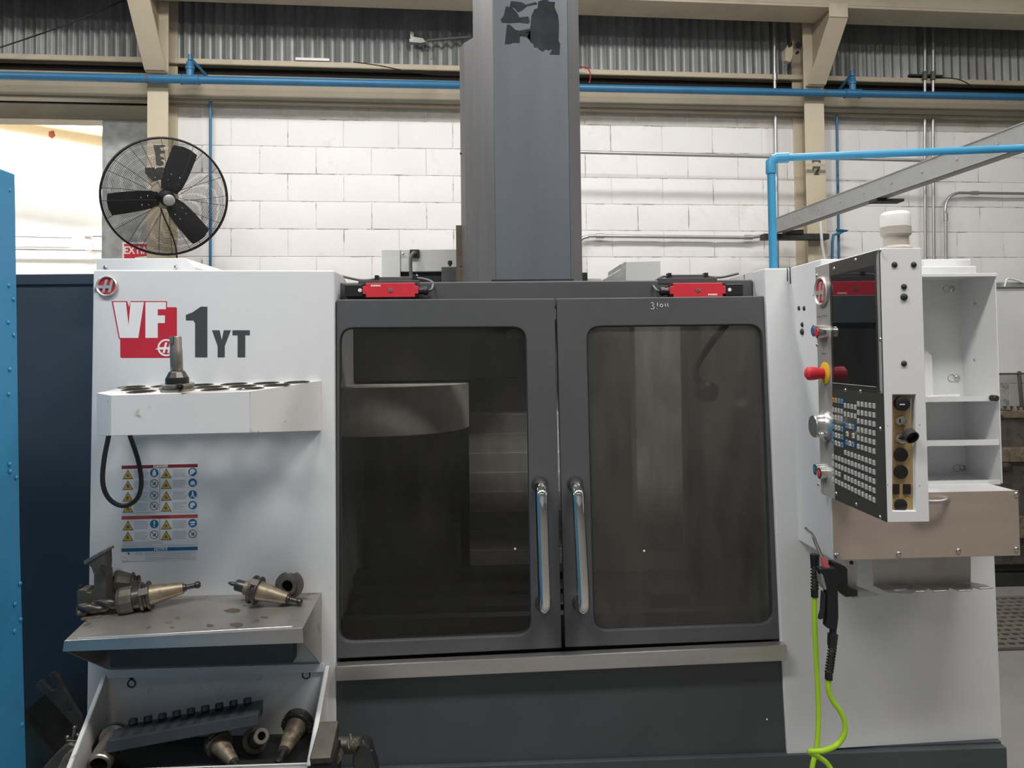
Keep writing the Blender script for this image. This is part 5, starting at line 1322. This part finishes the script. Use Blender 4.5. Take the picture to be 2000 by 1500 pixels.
for (x, y, r) in ((1758.5, 888, R1), (1758.5, 921.5, R1), (1758.5, 986, 0.0143)): side_disc(x, y, r, 'black', 'blank_plug')
side_disc(1759, 788, 0.0165, 'black', 'usb_port', [(0.0165, 0), (0.0165, 0.010), (0.013, 0.012), (0, 0.012)])
MB().prism([SD(x, y, 0.0) for x, y in [(1757, 789), (1767, 789), (1767, 791), (1757, 791)]], dS*0.001).build('usb_slot', 'label_white', cpn)
for (x, y) in ((1758, 822), (1758, 856)):
    kl = side_disc(x, y, 0.0125, 'screw', 'key_lock', [(0.0135, 0), (0.0135, 0.004), (0.011, 0.010), (0.0085, 0.011), (0, 0.011)])
    MB().prism([SD(x+a, y+b, 0.0005-0.002+0.001) for a, b in ([(-1.2, -4), (1.2, -4), (1.2, 4), (-1.2, 4)] if y < 840 else [(-4, -1.2), (4, -1.2), (4, 1.2), (-4, 1.2)])], dS*0.001).build('key_slot', 'black', kl)
MB().tube(catmull([SD(1779, 779, -0.006), SD(1778, 800, -0.004), SD(1775, 825, -0.002), SD(1773, 840, 0.0)], 6), 0.0012, 6).build('bead_chain', 'screw', cpn)
cp_o = SD(1773, 846, 0.004)
MB().lathe([(0.014, 0), (0.0155, 0.003), (0.0155, 0.018), (0.013, 0.018), (0.012, 0.006), (0, 0.006)], cp_o, (sd_*0.1+dS*0.8-V((0, 0, 0.45))).normalized(), 18).build('hanging_cap', 'rubber', cpn, smooth=40)
for (x0, x1) in ((1743.5, 1755.5), (1763, 1777.5)):
    MB().prism([SD(x, y, -0.013) for x, y in [(x0, 945), (x1, 945), (x1, 965), (x0, 965)]], dS*0.004).build('rocker_blank', 'black', cpn, bevel=0.001)
for (x, y) in ((1749, 972), (1771, 972)): side_disc(x, y, 0.0012, 'hazard', 'indicator_dot', n=8)
for (x, y, r) in ((1747, 517, 0.0068), (1784.5, 517, 0.0068), (1765.5, 560, 0.0068), (1765.5, 580, 0.0085), (1765.5, 710, 0.0068)):
    MB().dome(SD(x, y, 0.0), dS, r, n=14).build('side_plug', 'rubber', pend, smooth=40)
for (x, y) in ((1734, 832), (1796, 830), (1734, 947), (1796, 949)): MB().dome(SD(x, y, 0.0), dS, 0.0012, h=0.0005, n=6).build('pin_hole', 'rubber', pend)
# beacon
bc_ = S(wS-0.045, zT, -tk*0.33)
q = PZ(1752, 478, zT); bc_ = q+V((0, 0, 0)) if True else bc_
bc_ = S(wS-0.05, zT, -tk*0.68)
be = MB().lathe([(0.0335, 0), (0.0335, 0.006), (0.030, 0.010), (0.0275, 0.012), (0.0275, 0.033), (0.0335, 0.038), (0.0335, 0.056), (0.032, 0.058)], bc_, (0, 0, 1), 28).build('beacon', 'beacon_base', pend, smooth=35)
MB().lathe([(0.0325, 0.056), (0.0325, 0.082), (0.031, 0.088), (0.026, 0.0915), (0.0, 0.0925)], bc_, (0, 0, 1), 28).build('lens', 'beacon', be, smooth=50)
# support arm to the machine
MB().box(xa_t+0.01, xa_t+0.09, -0.30, YF-0.001, zT-0.30, zT-0.22).build('pivot_arm', 'white', pend, bevel=0.004)

# ================================================================ AIR GUN
YG = -0.30
gun = thing('air_blow_gun', 'black air blow gun with lime green hose hanging under the stainless box', 'air gun', P(1620, 1200, YG))
MB().prism([P(x, y, YG-0.012) for x, y in [(1600, 1110), (1632, 1109), (1640, 1118), (1643, 1137), (1635, 1142), (1638, 1160), (1639, 1205), (1636, 1232), (1624, 1231), (1614, 1226), (1616, 1205), (1617, 1165), (1613, 1148), (1605, 1128)]], (0, 0.026, 0)).build('grip', 'black', gun, bevel=0.005, seg=3)
MB().prism([P(x, y, YG-0.014) for x, y in [(1604, 1120), (1608, 1124), (1615, 1150), (1612, 1153), (1606, 1140)]], (0, 0.03, 0)).build('side_badge', 'galv', gun, bevel=0.001)
MB().prism([P(x, y, YG-0.006) for x, y in [(1607, 1155), (1614, 1158), (1613, 1185), (1610, 1208), (1601, 1211), (1602, 1204), (1605, 1195)]], (0, 0.014, 0)).build('trigger', 'rubber', gun, bevel=0.002)
MB().tube(catmull([P(1573, 1031, YG), P(1579, 1037, YG), P(1587, 1044, YG), P(1594, 1062, YG), P(1600, 1076, YG), P(1606, 1090, YG)], 4), [0.0032]*10+[0.0045]*11, 10).build('nozzle', 'screw', gun, smooth=60)
MB().tube([P(1605, 1088, YG), P(1615, 1110, YG)], [0.005, 0.0095], 12).build('nozzle_collar', 'pink', gun, smooth=60)
MB().prism([P(x, y, YG+0.014) for x, y in [(1627, 1098), (1634, 1099), (1652, 1107), (1656, 1112), (1657, 1146), (1676, 1153), (1676, 1165), (1652, 1167), (1632, 1150), (1627, 1130)]], (0, 0.03, 0)).build('holder', 'black', gun, bevel=0.003)
MB().lathe([(0.009, -0.004), (0.009, 0.008), (0.0135, 0.010), (0.0125, 0.036), (0.010, 0.044)], P(1627, 1231, YG), (P(1625, 1262, YG)-P(1627, 1231, YG)).normalized(), 14).build('swivel', 'black', gun, smooth=40)
def spring(a, b, r, turns, nm):
    a = V(a); b = V(b); x, y, ax = basis(b-a); L_ = (b-a).length; pts = []
    n = turns*12
    for i in range(n+1):
        t_ = 2*pi*i/12; pts.append(a+(b-a)*(i/n)+(x*cos(t_)+y*sin(t_))*r)
    MB().tube(pts, 0.0022, 6).build(nm, 'black', gun, smooth=60)
    MB().tube([a, b], r*0.75, 10).build('spring_core', 'tool_brown', gun, smooth=60)
spring(P(1626, 1262, YG), P(1619, 1314, YG), 0.0095, 9, 'strain_relief')
MB().tube([P(1619, 1312, YG), P(1618.5, 1327, YG)], 0.0098, 12).build('hose_end', 'black', gun, smooth=60)
YG2 = -0.19
MB().lathe([(0.0115, 0), (0.0125, 0.004), (0.0115, 0.034), (0.009, 0.036)], P(1591, 1082, YG2), (0, 0, -1), 14).build('supply_gland', 'black', gun, smooth=40)
spring(P(1591, 1104, YG2), P(1591, 1153, YG2), 0.0095, 8, 'strain_relief')
MB().tube([P(1591, 1152, YG2), P(1591, 1166, YG2)], 0.0098, 12).build('hose_end', 'black', gun, smooth=60)
hp = [P(1618.5, 1326, YG), P(1618, 1345, YG), P(1626, 1368, YG), P(1640, 1388, YG), P(1650, 1412, YG), P(1648, 1436, YG), P(1634, 1455, YG), P(1608, 1466, YG-0.02), P(1581, 1468, YG-0.01), P(1598, 1478, YG+0.02), P(1620, 1497, YG+0.02), P(1634, 1540, YG), P(1620, 1600, YG-0.02), P(1596, 1605, -0.25), P(1578, 1560, YG2-0.02), P(1586, 1500, YG2-0.02), P(1596, 1450, YG2-0.01), P(1598, 1380, YG2), P(1594, 1280, YG2), P(1591, 1210, YG2), P(1591, 1164, YG2)]
MB().tube(catmull(hp, 7), 0.0068, 12).build('hose', 'green', gun, smooth=60)

# ================================================================ TOOLS
def place(origin, axis, roll=0.0, s=1.0):
    x, y, a = basis(axis)
    M = Matrix((x, y, a)).transposed().to_4x4()
    return Matrix.Translation(V(origin)) @ M @ Matrix.Rotation(roll, 4, 'Z') @ Matrix.Diagonal((s, s, s, 1))
def holder_parts(t, taper_m='tool_brown', flange_m='tool_dark', stud=True):
    # local axis +Z from pull stud towards the nose, flange around z = 0
    if taper_m:
        MB().lathe([(0.0122, -0.068), (0.0125, -0.066), (0.0215, -0.004), (0.0222, 0.0)], n=28).build('taper', taper_m, t, smooth=30, local=True)
    fl_ = MB().lathe([(0.0222, 0.0), (0.031, 0.0), (0.0317, 0.001), (0.0317, 0.004), (0.027, 0.0075), (0.027, 0.0105), (0.0317, 0.014), (0.0317, 0.018), (0.031, 0.019), (0.022, 0.019)], n=32).build('flange', flange_m, t, smooth=25, local=True)
    for a in (0, pi):
        c, s_ = cos(a), sin(a)
        MB().hexa([(c*0.0245-s_*0.008, s_*0.0245+c*0.008, -0.0005), (c*0.0245+s_*0.008, s_*0.0245-c*0.008, -0.0005), (c*0.0325+s_*0.008, s_*0.0325-c*0.008, -0.0005), (c*0.0325-s_*0.008, s_*0.0325+c*0.008, -0.0005),
                   (c*0.0245-s_*0.008, s_*0.0245+c*0.008, 0.0195), (c*0.0245+s_*0.008, s_*0.0245-c*0.008, 0.0195), (c*0.0325+s_*0.008, s_*0.0325-c*0.008, 0.0195), (c*0.0325-s_*0.008, s_*0.0325+c*0.008, 0.0195)]).build('drive_key', 'cast', fl_, local=True, bevel=0.001)
    if stud:
        MB().lathe([(0.0085, -0.067), (0.0085, -0.073), (0.0055, -0.075), (0.0055, -0.092), (0.0078, -0.095), (0.0078, -0.101), (0.005, -0.104)], n=16).build('pull_stud', 'tool_dark', t, smooth=30, local=True)
def sp(px, py, h=0.0): return PPL(px, py, sb0, ne)+ne*h     # point on the shelf

# end mill standing in the rack
u, v = stand
c0 = o_+ux*u+uy*v
sc = 2.06/FPX/1.4483e-3*1.0
t = thing('end_mill_holder', 'bare steel end mill standing upright in the white tool rack', 'tool holder', mtx=place(c0+n_*0.001, n_, 0.0, 0.98))
MB().lathe([(0.030, -0.02), (0.030, -0.001), (0.0435, -0.001), (0.0442, 0.0), (0.0442, 0.006), (0.038, 0.008), (0.038, 0.011), (0.0442, 0.013), (0.0442, 0.019), (0.043, 0.02), (0.031, 0.02)], n=36).build('flange', 'tool_steel', t, smooth=25, local=True)
MB().lathe([(0.0305, 0.019), (0.0305, 0.034), (0.030, 0.036), (0.0295, 0.036)], n=30).build('collar', 'black', t, smooth=30, local=True)
MB().lathe([(0.0295, 0.036), (0.029, 0.038), (0.0215, 0.052), (0.020, 0.054), (0.012, 0.054)], n=10).build('nose_cone', 'tool_dark', t, local=True)
MB().lathe([(0.0155, 0.052), (0.0165, 0.054), (0.0165, 0.112), (0.0155, 0.114), (0.0155, 0.148), (0.0145, 0.150), (0, 0.150)], n=24).build('cutter_body', 'tool_steel', t, smooth=30, local=True)
toc = (WM[t.name].inverted() @ EYE); ang = math.atan2(toc.y, toc.x)
def loc(r, da, z): return V((r*cos(ang+da), r*sin(ang+da), z))
MB().prism([loc(0.0175, -0.5-0.5, 0.126), loc(0.0175, -0.35, 0.130), loc(0.0175, -0.30, 0.1505), loc(0.012, -1.2, 0.1508)], loc(0.0, 0, 0)+V((0, 0, 0))-loc(0.006, -0.6, 0)).build('insert_pocket', 'cast', t, local=True)
kd = loc(1, 0.12, 0)
MB().lathe([(0.010, 0.030), (0.010, 0.050), (0.0085, 0.052), (0.006, 0.052), (0.005, 0.044), (0, 0.044)], V((0, 0, 0.013)), kd, 16).build('set_screw', 'black', t, smooth=30, local=True)

# large drill in a holder lying on the shelf
fc_ = sp(296, 1190, 0.0415); tip = sp(150, 1210, 0.024)
axd = (tip-fc_).normalized(); ld = (tip-fc_).length
t = thing('drill_holder', 'big twist drill in a collet holder lying on the shelf', 'tool holder', mtx=place(fc_, axd, 0.6, 1.27))
holder_parts(t)
MB().lathe([(0.024, 0.019), (0.024, 0.036), (0.026, 0.038)], n=28).build('collet_body', 'tool_dark', t, smooth=30, local=True)
MB().lathe([(0.0285, 0.035), (0.0295, 0.040), (0.0295, 0.058), (0.0265, 0.066), (0.018, 0.067), (0.015, 0.062)], n=12).build('collet_nut', 'cast', t, local=True)
Ld = ld/1.27
vs = []; fs = []; nz = 36; r_ = 0.0148
for i in range(nz+1):
    z = 0.055+(Ld-0.055)*i/nz; rr = r_ if i < nz-2 else r_*(0.75 if i == nz-1 else (0.95 if i == nz-2 else 0.15))
    for j in range(16):
        a = 2*pi*j/16; ph = a*1.0-z*75
        k_ = 1.0 if i < 6 else (0.46+0.54*min(1, abs(cos(ph))*1.6))
        vs.append((rr*k_*cos(a), rr*k_*sin(a), z))
for i in range(nz):
    for j in range(16): j2 = (j+1) % 16; fs.append((i*16+j, i*16+j2, (i+1)*16+j2, (i+1)*16+j))
fs.append(list(range(16))); fs.append(list(range(nz*16, nz*16+16)))
MB().add(vs, fs).build('twist_drill', 'tool_dark', t, smooth=50, local=True)
# holder hidden behind the drill
f2 = sp(268, 1166, 0.040)
t = thing('collet_holder', 'dark collet holder lying behind the big drill', 'tool holder', mtx=place(f2, (-0.75, -0.45, 0.25), 0.2, 1.2))
holder_parts(t, 'tool_dark', 'tool_dark', stud=False)
MB().lathe([(0.026, 0.018), (0.027, 0.035), (0.027, 0.05), (0.024, 0.054), (0.013, 0.054), (0.012, 0.03), (0, 0.03)], n=12).build('collet_nut', 'cast', t, local=True)
# centre drill holder at the right of the shelf
f3 = sp(508, 1182, 0.0415); st_ = sp(588, 1184, 0.012)
ax3 = (f3-st_).normalized(); L3 = (f3-st_).length; s3 = L3/0.101
s3 = min(1.4, max(1.05, s3))
t = thing('center_drill_holder', 'stubby tool holder with small pointed bit on the shelf right side', 'tool holder', mtx=place(f3, ax3, 0.9, s3))
holder_parts(t, 'tool_brown', 'tool_dark')
MB().lathe([(0.021, 0.019), (0.0175, 0.026), (0.0165, 0.034), (0.013, 0.036)], n=24).build('nose', 'tool_brown', t, smooth=30, local=True)
MB().lathe([(0.013, 0.035), (0.013, 0.054), (0.012, 0.057), (0.006, 0.057)], n=20).build('collet', 'tool_dark', t, smooth=30, local=True)
MB().lathe([(0.0042, 0.056), (0.0045, 0.063), (0.005, 0.066), (0.0035, 0.073), (0.0, 0.078)], n=10).build('bit', 'tool_dark', t, smooth=40, local=True)
# notched ring holder
f4 = P(563, 1144, -0.062); zfoot = sp(560, 1168).z
t = thing('notched_holder', 'round holder with notched flange and dark bore leaning behind the stubby holder', 'tool holder', mtx=place(f4, (-0.12, -1, 0.12), 0.0, 1.0))
vs = []; fs = []; N_ = 40; Ro = 0.0395
def rad_at(j):
    a = 2*pi*j/N_; return Ro
toW = WM[t.name].inverted().to_3x3(); upl = toW @ V((0, 0, 1)); au = math.atan2(upl.y, upl.x)
prof = [(0.0145, 0.0), (0.030, 0.0), (1.0, -0.002), (1.0, -0.018), (0.0145, -0.018)]
for (r, h) in [(0.0168, 0.010), (0.026, 0.010), (0.027, 0.002), (Ro, 0.0), (Ro, -0.018), (0.0168, -0.018)]:
    for j in range(N_):
        a = au+2*pi*j/N_; da = min(j, N_-j)
        r2 = 0.0325 if (r >= Ro and da <= 2) else r
        vs.append((r2*cos(a), r2*sin(a), h))
for i in range(6):
    i2 = (i+1) % 6
    for j in range(N_): j2 = (j+1) % N_; fs.append((i*N_+j, i*N_+j2, i2*N_+j2, i2*N_+j))
MB().add(vs, fs).build('notched_flange', 'cast', t, smooth=30, local=True)
MB().lathe([(0.017, -0.012), (0.0, -0.012)], n=20).build('bore', 'dark', t, local=True)
MB().lathe([(0.026, -0.018), (0.022, -0.03)], n=24).build('rear_shoulder', 'cast', t, smooth=30, local=True)
# steel jaw bracket at the left of the shelf
YJ = -0.10
t = thing('jaw_bracket', 'curved steel jaw bracket standing at the left end of the shelf', 'bracket', P(175, 1190, YJ))
MB().prism([P(x, y, YJ) for x, y in [(164, 1097), (203, 1076), (204, 1103), (203, 1115), (205, 1117), (206, 1176), (170, 1182), (150, 1184), (149, 1156), (153, 1152), (167, 1152), (171, 1158), (178, 1158), (183, 1145), (183, 1122), (177, 1107), (169, 1104), (164, 1103)]], (0, 0.045, 0)).build('jaw', 'cast', t, bevel=0.002)
MB().prism([P(x, y, YJ-0.004) for x, y in [(163, 1096), (202, 1074), (205, 1076), (205, 1079), (166, 1103), (163, 1102)]], (0, 0.055, 0)).build('jaw_face', 'tool_steel', t, bevel=0.002)
MB().lathe([(0.007, 0), (0.007, 0.02), (0.009, 0.021), (0.009, 0.032)], P(200, 1107, YJ), (0.8, -0.6, 0), 10).build('clamp_screw', 'tool_dark', t, smooth=40)
MB().lathe([(0.004, 0), (0.004, 0.008), (0.006, 0.009), (0.006, 0.013)], P(157, 1152, YJ+0.02), (0, 0, 1), 10).build('stud', 'tool_dark', t, smooth=40)
zj = sp(170, 1200).z
MB().prism([sp(158, 1214), sp(196, 1211), sp(205, 1196), sp(214, 1178), sp(160, 1182)], (0, 0, 0.009)).build('foot', 'tool_brown', t, bevel=0.003)

# ---- bin contents
t = thing('fixture_plate', 'long slotted fixture plate with a row of bolt heads lying in the bin', 'fixture', P(360, 1440, -0.15))
a = P(208, 1448, -0.225); b = P(505, 1393, -0.185); c = P(514, 1366, -0.065); d = a+(c-b)
hv = P(212, 1472, -0.225)-a; hv = V((0, 0, hv.z))
MB().hexa([a+hv, b+hv, c+hv, d+hv, a, b, c, d]).build('plate', 'blue_steel', t, bevel=0.002)
eu = (b-a); ev = (d-a); en = eu.cross(ev).normalized()
if en.z < 0: en = -en
for i in range(9):
    for j in range(6):
        q = a+eu*(0.06+0.098*i)+ev*(0.12+0.115*j)
        MB().add([q+en*0.0004, q+eu*0.05+en*0.0004, q+eu*0.05+ev*0.075+en*0.0004, q+ev*0.075+en*0.0004], [(0, 1, 2, 3)]).build('slot', 'dark', t)
    q = a+eu*(0.10+0.099*i)+ev*0.90
    bh = MB().lathe([(0.0112, 0), (0.0112, 0.013), (0.0095, 0.015), (0.006, 0.015), (0.0055, 0.009), (0, 0.009)], q, (en+ev.normalized()*0.3).normalized(), 12).build('socket_bolt', 'tool_dark', t, smooth=30)
MB().lathe([(0.010, 0), (0.010, 0.001), (0, 0.001)], (b+c)/2+hv*0.5, eu.normalized(), 12).build('end_hole', 'dark', t)
def lone_bolt(px, py, Y, label):
    t = tag(MB().lathe([(0.0085, 0), (0.0085, 0.011), (0.007, 0.013), (0, 0.013)], P(px, py, Y), (0.3, -0.5, 0.8), 10).build('loose_bolt', 'tool_dark', smooth=30), label, 'bolt')
lone_bolt(235, 1425, -0.12, 'loose dark bolt at the left end of the bin')
lone_bolt(257, 1412, -0.09, 'loose round-headed bolt beside the fixture plate in the bin')
f5 = P(430, 1456, -0.165); e5 = P(459, 1492, -0.225)
t = thing('bin_tool_holder', 'brown taper holder in the bin pointing its stud forward', 'tool holder', mtx=place(f5, (f5-e5).normalized(), 0.4, 1.15))
holder_parts(t, 'tool_brown', 'cast')
f6 = P(497, 1447, -0.12); e6 = P(520, 1431, -0.19)
t = thing('bored_collar', 'dark bored collar lying in the bin under the fixture plate', 'collar', mtx=place(f6, (e6-f6).normalized(), 0.0, 1.0))
MB().lathe([(0.011, -0.01), (0.034, -0.01), (0.034, 0.006), (0.023, 0.010), (0.022, 0.062), (0.020, 0.064), (0.011, 0.064), (0.011, 0.02), (0, 0.02)], n=28).build('body', 'cast', t, smooth=30, local=True)
MB().dome(V((0.021, 0, 0.04)), (1, 0, 0), 0.006).build('grub_screw', 'tool_dark', t, local=True)
f7 = P(578, 1420, -0.09); e7 = P(546, 1484, -0.21)
t = thing('bin_tool_holder', 'smooth brown taper holder against the right side of the bin', 'tool holder', mtx=place(f7, (f7-e7).normalized(), 0.2, 1.32))
holder_parts(t, 'tool_brown', 'tool_dark')
f8 = P(222, 1445, -0.13); e8 = P(192, 1496, -0.235)
t = thing('bored_sleeve', 'hollow steel sleeve at the left end of the bin', 'sleeve', mtx=place(f8, (e8-f8).normalized(), 0.0, 1.0))
L8 = (e8-f8).length
MB().lathe([(0.034, -0.02), (0.040, -0.018), (0.040, -0.004), (0.031, 0.0), (0.031, L8-0.003), (0.029, L8), (0.022, L8), (0.021, 0.02), (0, 0.02)], n=28).build('body', 'tool_steel', t, smooth=30, local=True)
MB().lathe([(0.0395, -0.012), (0.0405, -0.010), (0.0405, -0.006)], n=28).build('groove', 'tool_dark', t, local=True)

# ---- around the bin
YW = 0.02
t = thing('open_end_spanner', 'flat open-ended spanner leaning beside the dark cabinet', 'wrench', P(150, 1430, YW))
sp_pts = [(69, 1340), (76, 1331), (82, 1329), (90, 1341), (99, 1350), (108, 1349), (111, 1338), (106, 1330), (94, 1321), (98, 1315), (104, 1313), (113, 1322), (127, 1350), (146, 1382), (158, 1400), (160, 1438), (157, 1434), (148, 1423), (118, 1388), (88, 1357)]
h_ = [(x, y) for x, y in sp_pts]
o2 = [(P(x, y, YW).x, P(x, y, YW).z) for x, y in sp_pts]
hc = P(137, 1387, YW)
MB().plate(o2, [circ(hc.x, hc.z, 0.006, 12)], ((0, YW, 0), (1, 0, 0), (0, 0, 1), (0, -1, 0)), 0.012).build('blade', 'cast', t, bevel=0.001)
YV = -0.16
t = thing('cast_clamp', 'rough cast clamp with ball-ended pins at the lower left', 'clamp', P(120, 1490, YV))
MB().prism([P(x, y, YV) for x, y in [(84, 1500), (92, 1490), (112, 1468), (122, 1460), (134, 1452), (148, 1456), (158, 1450), (168, 1470), (168, 1540), (84, 1540)]], (0, 0.10, 0)).build('casting', 'cast', t, bevel=0.006, seg=3)
MB().prism([P(x, y, YV-0.02) for x, y in [(112, 1500), (122, 1480), (134, 1468), (150, 1463), (150, 1540), (112, 1540)]], (0, 0.03, 0)).build('front_lug', 'tool_brown', t, bevel=0.006, seg=3)
for (x0, y0, x1, y1) in ((140, 1448, 146, 1421), (134, 1452, 132, 1440), (150, 1452, 152, 1436)):
    p0, p1 = P(x0, y0, YV+0.03), P(x1, y1, YV+0.03)
    pin = MB().tube([p0-V((0, 0, 0.03)), p1], 0.0035, 8).build('pin', 'tool_steel', t, smooth=50)
    MB().lathe([(0.0, -0.0055), (0.004, -0.004), (0.0055, 0), (0.004, 0.004), (0, 0.0055)], p1, (0, 0, 1), 10).build('ball_end', 'tool_steel', pin, smooth=60)
MB().prism([P(x, y, YV+0.01) for x, y in [(128, 1446), (150, 1448), (156, 1460), (130, 1462)]], (0, 0.05, 0)).build('boss', 'tool_dark', t, bevel=0.004)
YK2 = -0.26
t = thing('steel_block', 'rough steel bar propped upright at the right of the bin', 'block', P(630, 1500, YK2))
MB().hexa([P(604, 1482, YK2-0.06), P(645, 1480, YK2-0.06), P(655, 1520, YK2-0.02), P(612, 1524, YK2-0.02), P(624, 1410, YK2+0.03), P(661, 1408, YK2+0.03), P(664, 1412, YK2+0.075), P(630, 1414, YK2+0.075)]).build('bar', 'cast', t, bevel=0.002)
q0 = P(606, 1486, YK2-0.05); q1 = P(650, 1500, YK2-0.05)
MB().box(q0.x, q1.x, YK2-0.05, YK2+0.06, q0.z-0.12, q0.z-0.005).build('foot', 'dark', t, bevel=0.002)
YQ = -0.2
t = thing('pipe_stub', 'dull round pipe stub lying right of the steel bar', 'pipe', P(680, 1470, YQ))
MB().lathe([(0.018, -0.08), (0.022, -0.078), (0.022, 0.05), (0.02, 0.052), (0.012, 0.052)], P(684, 1456, YQ+0.06), (1, -0.1, 0.0), 18).build('body', 'cast', t, smooth=40)
t = thing('clamp_cluster', 'small dark toggle clamp with bright studs below the left door', 'clamp', P(705, 1480, YQ-0.03))
MB().prism([P(x, y, YQ-0.04) for x, y in [(700, 1456), (712, 1452), (722, 1460), (726, 1478), (734, 1500), (738, 1540), (690, 1540), (688, 1480)]], (0, 0.05, 0)).build('casting', 'inner_dark', t, bevel=0.005)
MB().prism([P(x, y, YQ-0.05) for x, y in [(652, 1474), (664, 1472), (668, 1482), (660, 1494), (648, 1496)]], (0, 0.03, 0)).build('lug', 'tool_steel', t, bevel=0.003)
for (x0, y0, x1, y1) in ((686, 1448, 684, 1434), (696, 1455, 692, 1442), (712, 1456, 709, 1447), (722, 1462, 727, 1464), (682, 1455, 679, 1448)):
    MB().tube([P(x0, y0+6, YQ-0.03), P(x1, y1, YQ-0.03)], 0.0035, 8).build('stud', 'screw', t, smooth=50)
MB().prism([P(x, y, YQ-0.045) for x, y in [(689, 1452), (699, 1446), (703, 1456), (694, 1462)]], (0, 0.02, 0)).build('link', 'tool_brown', t, bevel=0.002)
